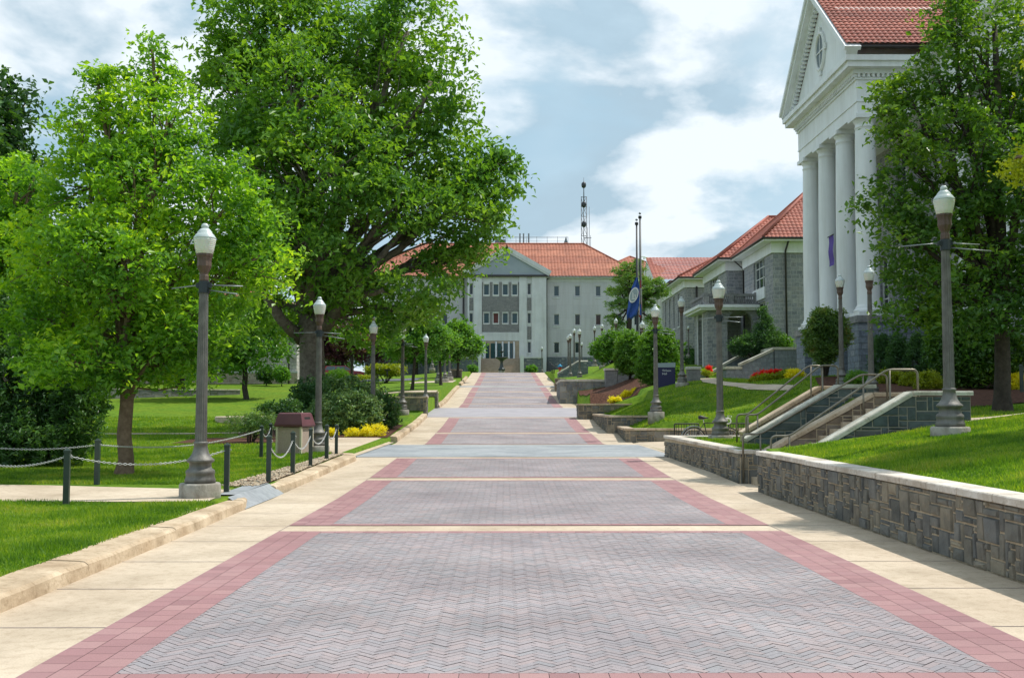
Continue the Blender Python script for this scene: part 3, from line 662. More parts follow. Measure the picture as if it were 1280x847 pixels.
# wall 2
w2=wallthing('second low stone wall on the right, between the stair opening and the crossing road',cat='stone wall')
A=Vector((5.36,23.5,0)); B=Vector((4.9,31.6,0)); d=(A-B).normalized()
c=MB(); zt=.70
def prism(mb,poly,z0,z1):
    n=len(poly); V=[(p[0],p[1],z0) for p in poly]+[(p[0],p[1],z1 if not hasattr(z1,'__len__') else z1[i]) for i,p in enumerate(poly)]
    mb.add(V,[(i,(i+1)%n,(i+1)%n+n,i+n) for i in range(n)]+[tuple(reversed(range(n))),tuple(range(n,2*n))])
prism(c,[(5.36,23.5),(6.3,23.5),(6.3,23.9),(5.75,23.9),(5.3,31.25),(9.0,31.25),(9.0,31.6),(4.9,31.6)],-.05,[.68,.68,.68,.68,.78,.78,.78,.78]); recalc(c.build('wall_core',M['mortar'],w2))
s=MB(); stones(s,(4.9,31.6,.0),(A-B),(A-B).length,.69,seed=21); stones(s,(5.36,23.5,0),(1,0,0),.94,.68,seed=22); stones(s,(9,31.6,.2),(-1,0,0),4.1,.55,seed=23); s.build('stone_face',M['ashlar'],w2)
c=MB(); coping(c,(4.86,31.66),(5.33,23.45),(.79,.69),.08,0,.42,.9); coping(c,(5.78,23.45),(6.35,23.45),(.69,.69),.08,0,.42,.9); coping(c,(5.3,31.25),(9.0,31.25),(.785,.785),.08,-.0,.42,.9); recalc(c.build('coping',M['coping'],w2))
# cheek walls of the two stairs
def cheek(y,x0,x1,xe,z0,z1,facem,capm,th,label,cellseed,seen=True,low=-.2):
    t=wallthing(label,'sloping cheek walls of the two side stairs',cat='stair wall',name='stair_wall')
    W=.36; dx=x1-x0
    c=MB(); V=[]
    prof=[(x0,low),(xe,low),(xe,z1-.02),(x1,z1-.02),(x0,z0-.02)]
    V=[(p[0],y,p[1]) for p in prof]+[(p[0],y+W,p[1]) for p in prof]; n=5
    c.add(V,[(i,(i+1)%n,(i+1)%n+n,i+n) for i in range(n)]+[tuple(reversed(range(n))),tuple(range(n,2*n))]); recalc(c.build('wall_core',M['mortar_dark' if facem is M['ashlar_shade_blue'] else 'mortar'],t))
    s=MB(); stones(s,(x0,y,low),(1,0,0),xe-x0,z1-low-.02,cell=(.19,.105),mw=5,mh=2,seed=cellseed,proud=.022,gap=.024)
    o=s.build('stone_face',facem,t)
    sl=Vector((dx,0,z1-z0)).normalized(); no=Vector((-sl.z,0,sl.x)); cut_above(o,(x0,y,z0-.01),no)
    c=MB(); 
    for (a,b,k) in (((x0-.0,z0),(x1,z1),3),((x1,z1),(xe+.05,z1),1)):
        L=math.hypot(b[0]-a[0],b[1]-a[1]); d=Vector((b[0]-a[0],0,b[1]-a[1]))/L; up=Vector((-d.z,0,d.x))
        for i in range(k):
            p=Vector((a[0],y-.045,a[1]))+d*(L*i/k+.004); q=L/k-.008
            sec=[(0,0),(0,.07),(.015,.095),(W+.075,.095),(W+.09,.07),(W+.09,0)]
            V=[p+Vector((0,o,0))+up*h for o,h in sec]+[p+d*q+Vector((0,o,0))+up*h for o,h in sec]
            c.add(V,[(j,(j+1)%6,(j+1)%6+6,j+6) for j in range(6)]+[tuple(reversed(range(6))),tuple(range(6,12))])
    recalc(c.build('coping',capm,t)); return t
cheek(21.45,5.75,8.55,9.75,.40,2.00,M['ashlar_shade_blue'],M['coping_green'],.1,'nearest sloping stair wall with a pale cap and shade-tinted blue stones, beside the big right lamp',31)
cheek(23.62,5.85,8.5,9.5,.58,2.00,M['ashlar_tan'],M['coping_tan'],.1,'second sloping stair wall with tan cap and bounce-tinted brown stones, inner side of the near stair',32)
cheek(25.95,6.1,8.5,9.35,.88,2.23,M['ashlar_shade_blue'],M['coping_green'],.1,'third sloping stair wall, pale cap over shade-tinted blue stones behind the grass strip',33)
cheek(27.45,6.35,8.45,8.9,1.00,2.22,M['ashlar_tan'],M['coping_tan'],.1,'farthest sloping stair wall, tan cap against the green lawn',34)
def stairs(y0,y1,x0,x1,z0,z1,n,label):
    c=MB(); 
    for i in range(n):
        c.box(x0+(x1-x0)*i/n,x1+1.0 if i==n-1 else x0+(x1-x0)*(i+1)/n,y0,y1,z0-.6,z0+(z1-z0)*(i+1)/n)
    c.build('steps',M['coping_tan'],label=label,cat='stair',group='side stairs through the right wall')
stairs(21.83,23.6,5.6,8.5,.02,1.72,11,'flight of concrete steps rising right behind the opening in the near stone wall')
stairs(26.33,27.43,6.2,8.45,.55,1.95,9,'second narrow flight of steps beyond the grass strip, mostly hidden by its side wall')
# handrails
def arc(pts,r=.1,n=5):
    out=[Vector(pts[0])]
    for i in range(1,len(pts)-1):
        p=Vector(pts[i]);a=(Vector(pts[i-1])-p);b=(Vector(pts[i+1])-p); ra=min(r,a.length*.45,b.length*.45); s=p+a.normalized()*ra; e=p+b.normalized()*ra
        for k in range(n+1):
            t=k/n; out.append(s*(1-t)**2+p*2*t*(1-t)+e*t*t)
    out.append(Vector(pts[-1])); return out
def handrail(y,xa,za,xb,zb,label,g0,gt,xpost,zpost,lead=.45,tail=.42,hr=.86):
    """lower post xa at ground g0, upper end tail"""
    t=empty('handrail',(xa,y,g0),label=label,cat='handrail',group='bent tube handrails of the side stairs')
    O=Vector((xa,y,g0)); rr=.024
    def L(pts): return [Vector(p)-O for p in pts]
    m=MB(); top=arc([(xa,y,g0),(xa,y,za),(xa+lead,y,za),(xb,y,zb),(xb+tail,y,zb),(xb+tail,y,gt)],.12); m.tube(L(top),rr,8); m.build('rail',M['rail'],t)
    m=MB(); m.tube(L([(xa+lead,y,za-.0),(xa+lead,y,zpost-.3)]),rr*.9,8); m.build('post',M['rail'],t)
    m=MB(); m.tube(L([(xb+.05,y,zb),(xb+.05,y,gt-.4)]),rr*.9,8); m.build('post',M['rail'],t)
    return t
handrail(21.95,5.67,1.14,8.2,2.56,'nearest bronze handrail, its top bend above the first sloping stair wall',.05,1.7,6,.8,.4,.65)
handrail(23.45,5.42,1.14,8.15,2.50,'second bronze handrail with a tall post at the end of the second low wall',.05,1.7,6,.8,.4,.6)
handrail(26.45,6.2,1.55,8.15,2.82,'third bronze handrail, right one of the far pair on the grass side',.7,1.95,6.4,1.0,.3,.45)
handrail(27.3,6.15,1.55,8.1,2.85,'farthest bronze handrail, seen against the lawn and flowers',.7,1.95,6.4,1.0,.3,.35)
# right-hand retaining walls beyond the crossing
def retwall(pts,z0,z1,thick,facem,capm,label,seed,cell=(.15,.11),thc=.09,mh=3,cat='stone wall',cap=True,proud=.03,group=None):
    """pts in order so that the outward (seen) side is U x Z"""
    t=wallthing(label,group,cat=cat); s=MB(); c=MB(); core=MB()
    for i in range(len(pts)-1):
        a=Vector((*pts[i],z0));b=Vector((*pts[i+1],z0)); U=(b-a).normalized(); N=U.cross(Z3)
        stones(s,a,U,(b-a).length,z1-z0-.003,cell=cell,mh=mh,seed=seed+i,proud=proud)
        core.obox(a-N*.004,U,-N,Z3,(b-a).length,thick,z1-z0-.006-i*.004)
        if cap: coping(c,(a+N*.05).xy[:],(b+N*.05+U*(.045 if i==len(pts)-2 else 0)).xy[:],(z1+i*.005,)*2,thc,0,thick+.1,1.1)
    recalc(core.build('wall_core',M['mortar'],t)); s.build('stone_face',facem,t)
    if cap: recalc(c.build('coping',capm,t))
    return t
retwall([(5.3,49.8),(5.0,42.6),(9.9,42.6)],.0,.74,.36,M['ashlar'],M['coping_tan'],'low wall with tan coping behind the bicycle rack, facing the crossing road',41)
retwall([(4.9,57.5),(4.75,47.8),(7.0,47.8)],.3,1.22,.36,M['ashlar'],M['coping_tan'],'stepped low wall one level above the bicycle rack wall, left of the lamp',45)
retwall([(4.1,59.0),(4.1,57.6),(7.1,57.6)],.7,1.78,.36,M['ashlar'],M['coping_tan'],'short low wall with flat tan coping below the yellow flowers',49)
retwall([(4.35,87),(4.1,76.9),(12.2,76.9)],1.6,3.55,.5,M['ashlar_light'],M['coping'],'tall weathered grey stone retaining wall behind the mulch bed',53,cell=(.24,.16),thc=.16)
retwall([(4.7,98),(4.5,92.5),(6.2,92.5)],2.6,3.75,.4,M['ashlar_tan'],M['coping_tan'],'small brown stone wall step beside the top of the path',57,cell=(.24,.16))
retwall([(5.0,103),(4.8,99.3),(5.8,99.3)],3.0,4.3,.4,M['ashlar_tan'],M['coping_tan'],'uppermost small wall step left of the far lamps, below the sloping coping',59,cell=(.24,.16))
# sloping coping stair wall far right
t=wallthing('dark sloping stair wall with a pale top far up the path on the right',cat='stair wall'); y=108
a=P(697,468,y);b=P(723,452.5,y);c_=P(735,452.5,y); m=MB()
V=[];prof=[(a.x,a.z-2),(c_.x,a.z-2),(c_.x,c_.z),(b.x,b.z),(a.x,a.z)]
V=[(p[0],y,p[1]) for p in prof]+[(p[0],y+.4,p[1]) for p in prof]; m.add(V,[(i,(i+1)%5,(i+1)%5+5,i+5) for i in range(5)]+[tuple(reversed(range(5))),tuple(range(5,10))]); recalc(m.build('wall_face',M['darkstone'],t))
m=MB(); m.tube([(a.x,y+.2,a.z+.08),(b.x,y+.2,b.z+.08),(c_.x,y+.2,c_.z+.08)],.13,6,False); m.build('coping',M['coping_green'],t)
# left retaining walls
retwall([(XP(466,60),60.0),(-4.62,60.0),(-4.62,60.9)],.95,2.2,.4,M['ashlar'],M['coping_tan'],'nearer low stone wall left of the path at the end of the mulch bed',61,cell=(.2,.13),thc=.09)
retwall([(XP(498,69.5),69.5),(-4.62,69.5),(-4.62,70.3)],1.3,2.6,.4,M['ashlar'],M['coping_tan'],'farther low stone wall left of the path, partly behind the nearer one',63,cell=(.2,.13),thc=.09)
retwall([(XP(60,74),74),(XP(300,82),82)],1.9,2.95,.5,M['ashlar_light'],M['coping'],'long low pale wall across the back of the left lawn',65,cell=(.3,.2))
# stone piers
def pier(px,py0,py1,wpx,y,mat,cap,label,seed,d=None):
    a=P(px-wpx/2,py1,y); b=P(px+wpx/2,py0,y); w=b.x-a.x; d=d or w
    t=empty('stone_pier',(a.x+w/2,y+d/2,a.z),label=label,cat='stone pier')
    m=MB(); m.box(-w/2+.05,w/2-.05,-d/2+.05,d/2-.05,-.8,b.z-a.z-.15); m.build('pier_body',mat,t)
    m=MB(); h=b.z-a.z; m.lathe([(0.72*w,h-.15),(0.72*w,h-.04),(.68*w,h)],4,smooth=False); 
    o=m.build('cap',cap,t); o.rotation_euler=(0,0,math.pi/4); o.scale=(1,1,1)
    if abs(d-w)>.01:
        for v in o.data.vertices: pass
    return t
pier(570,461,474,15,112,M['ashlar_tan'],M['coping_tan'],'small stone pier with a pale cap on the left at the top of the path',1)
pier(868,458,477,17,57,M['greystone'],M['coping_green'],'grey stone pier just right of the lamp by the blue sign',2)
def block(name,x0,x1,py0,py1,y,d,mat,cap,label,cat):
    a=P(x0,py1,y); b=P(x1,py0,y); w=b.x-a.x; t=empty(name,((a.x+b.x)/2,y,a.z),label=label,cat=cat); h=b.z-a.z
    m=MB(); m.box(-w/2,w/2,0,d,-.6,h-.16); m.build('stone_face',mat,t)
    m=MB(); m.box(-w/2-.06,w/2+.06,-.06,d+.06,h-.157,h); m.build('coping',cap,t)
block('stone_block',772,799,455,477,76,1.2,M['greystone'],M['coping_green'],'large grey stone block half hidden by the near round bush','stone block')
block('stone_block',757,771.5,460,476,76,1.0,M['greystone'],M['coping'],'smaller stone block with pale top, left of the large grey block','stone block')
# ------------------------------------------------------------------ lamps
def make_lamp(arm=True):
    t=empty('street_lamp'); S=1.0
    m=MB(); m.lathe([(.37,-.35),(.37,.17),(.35,.2)],32); m.build('plinth',M['plinth'],t)
    m=MB(); m.lathe([(.275,.2),(.275,.27),(.26,.29),(.25,.36),(.262,.38),(.255,.43),(.20,.47),(.195,.56),(.225,.575),(.25,.60),(.245,.625),(.20,.66),(.15,.74),(.125,.83),(.118,.90),(.128,.91),(.128,.95),(.11,.955)],28); m.build('base',M['metal'],t)
    m=MB(); m.lathe([(.108,.955),(.098,2.2),(.086,3.3),(.078,3.98)],32,flute=.12); m.build('pole',M['metal'],t)
    m=MB(); m.lathe([(.08,3.9),(.088,3.92),(.085,4.0),(.075,4.03),(.08,4.06),(.115,4.13),(.125,4.16),(.135,4.18),(.13,4.28),(.14,4.35),(.155,4.37),(.155,4.405)],24,flute=.07); m.build('collar',M['brown'],t)
    g=MB(); g.lathe([(.13,4.405),(.155,4.42),(.172,4.50),(.192,4.60),(.202,4.66),(.205,4.69)],28); g.build('globe',M['globe'],t)
    g=MB(); g.lathe([(.208,4.69),(.205,4.71),(.165,4.77),(.135,4.80),(.13,4.82),(.10,4.86),(.075,4.885)],28); c=g.build('globe_cap',M['cap'],t)
    g=MB(); g.lathe([(.05,4.884),(.068,4.90),(.07,4.93),(.055,4.965),(.03,4.98)],16); g.build('finial',M['cap'],c)
    if arm:
        for sgn,dz,dy in ((1,3.83,-.0),(1,3.74,-.1),(-1,3.83,.1)):
            m=MB(); m.tube([(sgn*.07,0,dz),(sgn*.72,dy*4,dz-(.12 if dy<0 else .02))],.012,6); m.build('banner_arm',M['alu'],t)
        m=MB(); m.lathe([(.098,3.68),(.1,3.69),(.1,3.88),(.098,3.9)],8,smooth=False); m.box(-.14,.14,-.035,.035,3.78,3.87); m.build('clamp',M['clamp'],t)
    return t
LP=make_lamp(True); LPn=make_lamp(False)
LH=4.98
lamps=[ # x_px, depth, base height (None: ground), arm, rot, label
 (252,18.2,.24,1,0,'nearest fluted street lamp on the left, beside the chain posts and the young maple'),
 (398,31.8,.36,1,.5,'second lamp on the left, before the big trunk and above the maroon bin'),
 (466,46.6,.50,0,0,'third lamp on the left, standing behind the rounded green bushes'),
 (503,54,1.36,1,.8,'fourth lamp on the left, its base beside the nearer low stone wall'),
 (532,68.5,1.78,0,0,'fifth lamp on the left, rising behind the farther low stone wall'),
 (548,93,4.0,0,0,'left one of the far lamp cluster, its globe hidden in the small tree'),
 (556,97,4.1,0,0,'middle lamp of the far left cluster, on a round concrete plinth'),
 (562,101,4.4,0,0,'right lamp of the far left cluster, nearest to the path'),
 (540,122,6.0,0,0,'distant lamp on the left half hidden by small trees, beyond the cluster'),
 (1187,19.4,1.2,1,.1,'nearest and tallest looking lamp on the right, beside the stair wall'),
 (900,30.4,.72,1,-.4,'lamp in front of the parked bicycle behind the second low wall'),
 (820,43.9,1.32,1,.2,'lamp on the lawn left of the bicycle, before the round bush and blue sign'),
 (853,54.9,2.82,0,0,'lamp just right of the dark blue sign'),
 (1053,42.5,2.45,0,0,'lamp in front of the reddish shrub, left of a close pair'),
 (1090,36.5,2.0,0,0,'lamp before the stone podium corner, right of a close pair'),
 (803.5,76,3.3,0,0,'lamp rising behind the two round bushes near the flags'),
 (710.6,112,4.7,0,0,'thin far lamp, leftmost of the cluster right of the path'),
 (713,105,4.4,0,0,'far lamp on the wall top, second of the cluster right of the path'),
 (718,118,5.9,0,0,'far lamp standing above the sloping stair wall'),
 (724.7,95,4.15,0,0,'nearest and tallest lamp of the far cluster right of the path'),
 (727.5,135,6.1,0,0,'most distant lamp of the cluster, low globe before the panelled wall'),
 (743.6,120,6.35,0,0,'left lamp of the pair at the foot of the panelled building'),
 (753,112,5.95,0,0,'right lamp of the pair at the foot of the panelled building'),
 (765.5,102,5.4,0,0,'left lamp of the pair beside the pale shrub'),
 (770.5,97,5.3,0,0,'right lamp of the pair beside the pale shrub'),
 (677.5,147,6.3,0,0,'small distant lamp at the right of the entrance steps'),
 (861.5,92,6.2,0,0,'small white lamp on the lawn before the far right building'),
]
first={}
for (px,y,b,arm,rz,lab) in lamps:
    src=LP if arm else LPn
    o=src if arm not in first else copy_tree(src); first[arm]=1
    x=XP(px,y); 
    s=4.8/LH if y<60 else 4.75/LH
    if px==466: s=1.03
    if px==677.5: s=.78
    if px==861.5: s=.55
    if px==727.5: s=.8
    o.location=(x,y,b); o.rotation_euler=(0,0,rz); o.scale=(s,s,s); tag(o,label=lab,cat='street lamp',group='fluted street lamps with prismatic globes')
# ------------------------------------------------------------------ bollards and chains
def make_post():
    t=empty('bollard'); m=MB(); m.box(-.045,.045,-.045,.045,-.2,.86); m.build('post',M['greenpost'],t)
    m=MB(); m.add([(-.053,-.053,.86),(.053,-.053,.86),(.053,.053,.86),(-.053,.053,.86),(-.053,-.053,.89),(.053,-.053,.89),(.053,.053,.89),(-.053,.053,.89),(0,0,.935)],[(0,3,2,1),(0,1,5,4),(1,2,6,5),(2,3,7,6),(3,0,4,7),(4,5,8),(5,6,8),(6,7,8),(7,4,8)]); m.build('cap',M['greenpost'],t)
    m=MB()
    for k in range(8):
        a=k*math.pi/4; m.tube([(.055+.018*math.cos(a),0,.8+.018*math.sin(a)),(.055+.018*math.cos(a+.8),0,.8+.018*math.sin(a+.8))],.004,5)
    m.build('eye_bolt',M['chain'],t); return t
BP=make_post(); posts={}
pl=[('A',86,16.9,'green post left of the near lamp, on the near side of the side walk'),('B',123.5,20.8,'green post left of the maple trunk, on the far side of the side walk'),
 ('C',285,19.0,'green post just right of the near lamp base'),('D',337,21.3,'tall looking green post at the near end of the pebble strip'),('F',367,23.6,'green post in front of the left part of the maroon bin'),
 ('G',389,25.8,'green post in front of the right edge of the maroon bin'),('H',409,28.3,'green post below the second lamp, right of the bin'),('I',421,30.3,'last green post beside the road, rightmost of the row'),
 ('E',327.5,29.5,'green post left of the bin on the lawn'),('J',339,31.5,'small green post right behind the one left of the bin'),('Q',1278,33,'dark post at the right edge of the picture behind the oak trunk'),('S',-60,18.2,''),('T',-60,21.5,'')]
n0=0
for k,px,y,lab in pl:
    x=XP(px,y); z=H(x,y)
    posts[k]=Vector((x,y,z))
    if k in('S','T'): continue
    o=BP if n0==0 else copy_tree(BP); n0=1
    o.location=(x,y,z); o.rotation_euler=(0,0,.08*(ord(k)%3)); sc_=1.07 if k in 'DFGH' else 1.0; o.scale=(sc_,sc_,sc_); o['label']=lab; o['category']='bollard'; o['group']='dark green square posts holding the chain'
lk=MB()
def link(mb,p,d,roll,l=.030,w=.016,r=.0042):
    d=d.normalized(); s=d.orthogonal().normalized(); b=d.cross(s); s=s*math.cos(roll)+b*math.sin(roll)
    N=8; pts=[]
    for k in range(N+1):
        a=2*math.pi*k/N; pts.append(p+d*(l*math.cos(a))+s*(w*math.sin(a)))
    mb.tube(pts,r*1.25,4)
def chain(a,b,sag,lab):
    A=posts[a]+Vector((0,0,.80));B=posts[b]+Vector((0,0,.80)); mb=MB(); L=(B-A).length; n=int((L+sag*sag*2.6/L)/.046)
    for k in range(n):
        t=(k+.5)/n; p=A.lerp(B,t)-Z3*(4*sag*t*(1-t)); d=(B-A)-Z3*(4*sag*(1-2*t)); link(mb,p-A,d,(k%2)*math.pi/2+.6)
    o=mb.build('chain',M['chain']); o.location=A; tag(o,label=lab,cat='chain',group='galvanised chains hung between the green posts')
chain('S','A',.22,'chain hanging to the left from the nearest green post, out of the frame')
chain('T','B',.12,'chain hanging to the left behind the nearest green post, in front of the dark evergreen')
chain('A','C',.20,'long chain passing behind the near lamp, hung from the nearest green post')
chain('B','E',.22,'long chain crossing in front of the maple trunk')
chain('D','F',.34,'deeply sagging chain in front of the bin, left loop')
chain('F','G',.28,'chain loop across the front of the bin, right loop')
chain('G','H',.28,'chain loop hanging between the bin and the second lamp')
chain('H','I',.26,'last chain loop at the right end of the post row')
chain('E','J',.25,'short chain loop left of the bin on the lawn')
# ------------------------------------------------------------------ bin
t=empty('trash_bin',(XP(369,31.2),31.2,.30),-.25,label='square trash bin with aggregate panels and a maroon plastic lid, behind the green posts',cat='trash bin')
m=MB(); m.box(-.38,.38,-.38,.38,-.1,.83); m.build('bin_body',M['aggregate'],t)
for sx in(-1,1):
    for sy in(-1,1):
        m=MB(); m.box(sx*.39-.03,sx*.39+.03,sy*.39-.03,sy*.39+.03,-.1,.85); m.build('corner_post',M['creampanel'],t)
m=MB(); m.add([(-.45,-.45,.85),(.45,-.45,.85),(.45,.45,.85),(-.45,.45,.85),(-.46,-.46,.90),(.46,-.46,.90),(.46,.46,.90),(-.46,.46,.90),(-.37,-.37,1.24),(.37,-.37,1.24),(.37,.37,1.24),(-.37,.37,1.24),(-.33,-.33,1.27),(.33,-.33,1.27),(.33,.33,1.27),(-.33,.33,1.27)],
 [(0,3,2,1)]+[(a+i,a+(i+1)%4,a+(i+1)%4+4,a+i+4) for a in(0,4,8) for i in range(4)]+[(12,13,14,15)]); lid=m.build('lid',M['maroon'],t)
m=MB(); 
m.add([(.445,-.22,.93),(.445,.22,.93),(.40,.2,1.14),(.40,-.2,1.14)],[(0,1,2,3)]); m.build('flap',M['blackplastic'],lid)
m=MB(); m.box(-.46,.46,-.47,-.455,.90,.93); m.build('rim',M['maroon'],lid)
# ------------------------------------------------------------------ bicycle rack + bicycle
def rack(x,y,z,label):
    t=empty('bike_rack',(x,y,z),label=label,cat='bike rack',group='black bicycle racks on the pad'); 
    m=MB(); m.tube(arc([(-.42,0,0),(-.42,0,.84),(.42,0,.84),(.42,0,0)],.05),.022,6); m.tube([(-.42,0,.12),(.42,0,.12)],.015,6); m.build('frame',M['black'],t)
    for k in range(9):
        m=MB(); xx=-.36+.09*k; m.tube([(xx,0,.12),(xx,0,.83)],.011,5); m.build('bar',M['black'],t)
rz_=.32
rack(XP(858,35.2),35.2,.32,'black bar rack at the rear wheel of the bicycle, left of the lamp')
rack(XP(926,34.6),34.6,.34,'black bar rack at the front wheel of the bicycle, right of the lamp')
def bicycle():
    x0=XP(867,33.3); t=empty('bicycle',(x0,33.3,.32),.03,label='road bicycle with black saddle and white drop bars parked behind the lamp',cat='bicycle')
    Rr=.335; wb=1.0
    def wheel(x):
        m=MB(); pts=[(x+Rr*math.cos(a*math.pi/16),0,Rr+Rr*math.sin(a*math.pi/16)) for a in range(33)]; m.tube(pts,.016,6); w=m.build('wheel',M['tyre'],t)
        m=MB(); pts=[(x+(Rr-.025)*math.cos(a*math.pi/16),0,Rr+(Rr-.025)*math.sin(a*math.pi/16)) for a in range(33)]; m.tube(pts,.009,5); m.build('rim',M['chrome'],w)
        m=MB()
        for k in range(20):
            a=k*math.pi/10; m.tube([(x,.02*(-1)**k,Rr),(x+(Rr-.03)*math.cos(a),0,Rr+(Rr-.03)*math.sin(a))],.0016,3)
        m.build('spoke',M['chrome'],w)
    wheel(0);wheel(wb)
    m=MB(); bb=(.42,0,.27); st=(.30,0,.80); hd=(.83,0,.80); hl=(.87,0,.66)
    for a,b,r in ((bb,st,.015),(st,hd,.014),(bb,hl,.017),(hd,hl,.018),(bb,(0,.05,Rr),.009),(bb,(0,-.05,Rr),.009),(st,(0,.05,Rr),.008),(st,(0,-.05,Rr),.008)): m.tube([a,b],r,6)
    m.build('frame',M['gutter'],t)
    m=MB(); m.tube([hl,(.93,.05,.45),(wb,.05,Rr)],.011,6); m.tube([hl,(.93,-.05,.45),(wb,-.05,Rr)],.011,6); m.build('fork',M['black'],t)
    m=MB(); m.tube([st,(.275,0,.93)],.012,6); m.build('seat_post',M['chrome'],t)
    m=MB(); m.tube([(.14,0,.955),(.2,0,.965),(.28,0,.955),(.36,0,.95),(.42,0,.945)],[.05,.062,.045,.022,.016],8); m.build('saddle',M['saddle'],t)
    m=MB(); m.tube([hd,(.81,0,.92),(.90,0,.94)],.013,6); m.build('stem',M['chrome'],t)
    m=MB()
    for s in(-1,1): m.tube(arc([(.90,0,.94),(.90,s*.2,.94),(.99,s*.21,.94),(1.04,s*.21,.86),(1.0,s*.21,.79),(.90,s*.21,.78)],.05),.019,7)
    m.build('drop_bar',M['bikewhite'],t)
    m=MB()
    for s in(-1,1):
        pts=[(1.0+.0,s*.21,.93),(1.08,s*.18,1.0),(1.02,s*.10,1.03),(.95,s*.06,.8)]; m.tube(arc(pts,.05),.004,4)
    m.build('brake_cable',M['bikewhite'],t)
    m=MB(); m.tube([(.42+.1*math.cos(a*math.pi/10),-.05,.27+.1*math.sin(a*math.pi/10)) for a in range(21)],.007,4); m.tube([(.42,-.05,.27),(.55,-.07,.16)],.01,5); m.box(.5,.6,-.12,-.06,.15,.17); m.build('crankset',M['chrome'],t)
    m=MB(); m.tube([(Rr*1.13*math.cos(R(a)),0,Rr+Rr*1.13*math.sin(R(a))) for a in range(60,190,13)],.02,5); m.build('mudguard',M['alu'],t); t.scale=(1.12,1.12,1.12)
bicycle()
# ------------------------------------------------------------------ buildings
def facade(root,O,U,w,h,holes,mat,depth=.22,framem='frame',glass='glass',fw=.09,name='wall',mull=None,sill=True,wname='window'):
    """wall with real openings; holes (u0,u1,v0,v1[,glass])"""
    O=Vector(O);U=Vector(U).normalized();N=U.cross(Z3); D=-N
    us=sorted(set([0,w]+[a for q in holes for a in q[:2]])); vs=sorted(set([0,h]+[a for q in holes for a in q[2:4]]))
    m=MB(); pt=lambda u,v,d=0: O+U*u+Z3*v+D*d
    for i in range(len(us)-1):
        for j in range(len(vs)-1):
            cu=(us[i]+us[i+1])/2; cv=(vs[j]+vs[j+1])/2
            if any(q[0]<cu<q[1] and q[2]<cv<q[3] for q in holes): continue
            m.q(pt(us[i],vs[j]),pt(us[i+1],vs[j]),pt(us[i+1],vs[j+1]),pt(us[i],vs[j+1]))
    for q in holes:
        a,b,c,d=q[:4]
        m.q(pt(a,c),pt(a,c,depth),pt(b,c,depth),pt(b,c)); m.q(pt(a,d,depth),pt(a,d),pt(b,d),pt(b,d,depth))
        m.q(pt(a,c,depth),pt(a,c),pt(a,d),pt(a,d,depth)); m.q(pt(b,c),pt(b,c,depth),pt(b,d,depth),pt(b,d))
    wall=m.build(name,mat,root)
    for q in holes:
        a,b,c,d=q[:4]; gl=q[4] if len(q)>4 else glass
        f=MB(); dd=depth-.06
        for (u0,u1,v0,v1) in ((a,a+fw,c,d),(b-fw,b,c,d),(a+fw,b-fw,c,c+fw),(a+fw,b-fw,d-fw,d)): f.obox(pt(u0,v0,dd+.05),U,Z3,N,u1-u0,v1-v0,.06)
        if mull:
            nu,nv=mull
            for k in range(1,nu): u=a+(b-a)*k/nu; f.obox(pt(u-.025,c+fw,dd+.05),U,Z3,N,.05,d-c-2*fw,.045)
            for k in range(1,nv): v=c+(d-c)*k/nv; f.obox(pt(a+fw,v-.03,dd+.048),U,Z3,N,b-a-2*fw,.06,.04)
        if sill: f.obox(pt(a-.08,c-.12,0),U,Z3,N,b-a+.16,.117,.07)
        fo=f.build(wname,M[framem],root)
        g=MB(); g.q(pt(a,c,depth-.003),pt(b,c,depth-.003),pt(b,d,depth-.003),pt(a,d,depth-.003)); g.build('pane',M[gl],fo)
    return wall
def tiled(mb,O,U,S,L,Wd,tw=.3,cl=.42,amp=.055,seg=4,step=.03):
    """barrel tile field: O eave corner, U along the eave, S up the slope"""
    O=Vector(O);U=Vector(U).normalized();S=Vector(S).normalized();N=U.cross(S).normalized()
    if N.z<0: N=-N
    nu=max(1,round(L/tw)); ns=max(1,round(Wd/cl)); tw=L/nu; cl=Wd/ns
    for j in range(ns):
        base=len(mb.v); row=[]
        for e,(s,lift) in enumerate(((j*cl-.02,step),((j+1)*cl+.0,0.0))):
            for i in range(nu*seg+1):
                ph=(i%seg)/seg; hgt=amp*(abs(math.sin(math.pi*ph))*1.0)
                mb.v.append(tuple(O+U*(i*tw/seg)+S*s+N*(hgt+lift)))
        n=nu*seg+1
        for i in range(nu*seg):
            mb.f.append((base+i,base+i+1,base+n+i+1,base+n+i)); mb.sm.append(False)
def clipmesh(o,planes):
    bm=bmesh.new(); bm.from_mesh(o.data)
    for co,no in planes: bmesh.ops.bisect_plane(bm,geom=bm.verts[:]+bm.edges[:]+bm.faces[:],plane_co=co,plane_no=no,clear_outer=True)
    bm.to_mesh(o.data); bm.free()
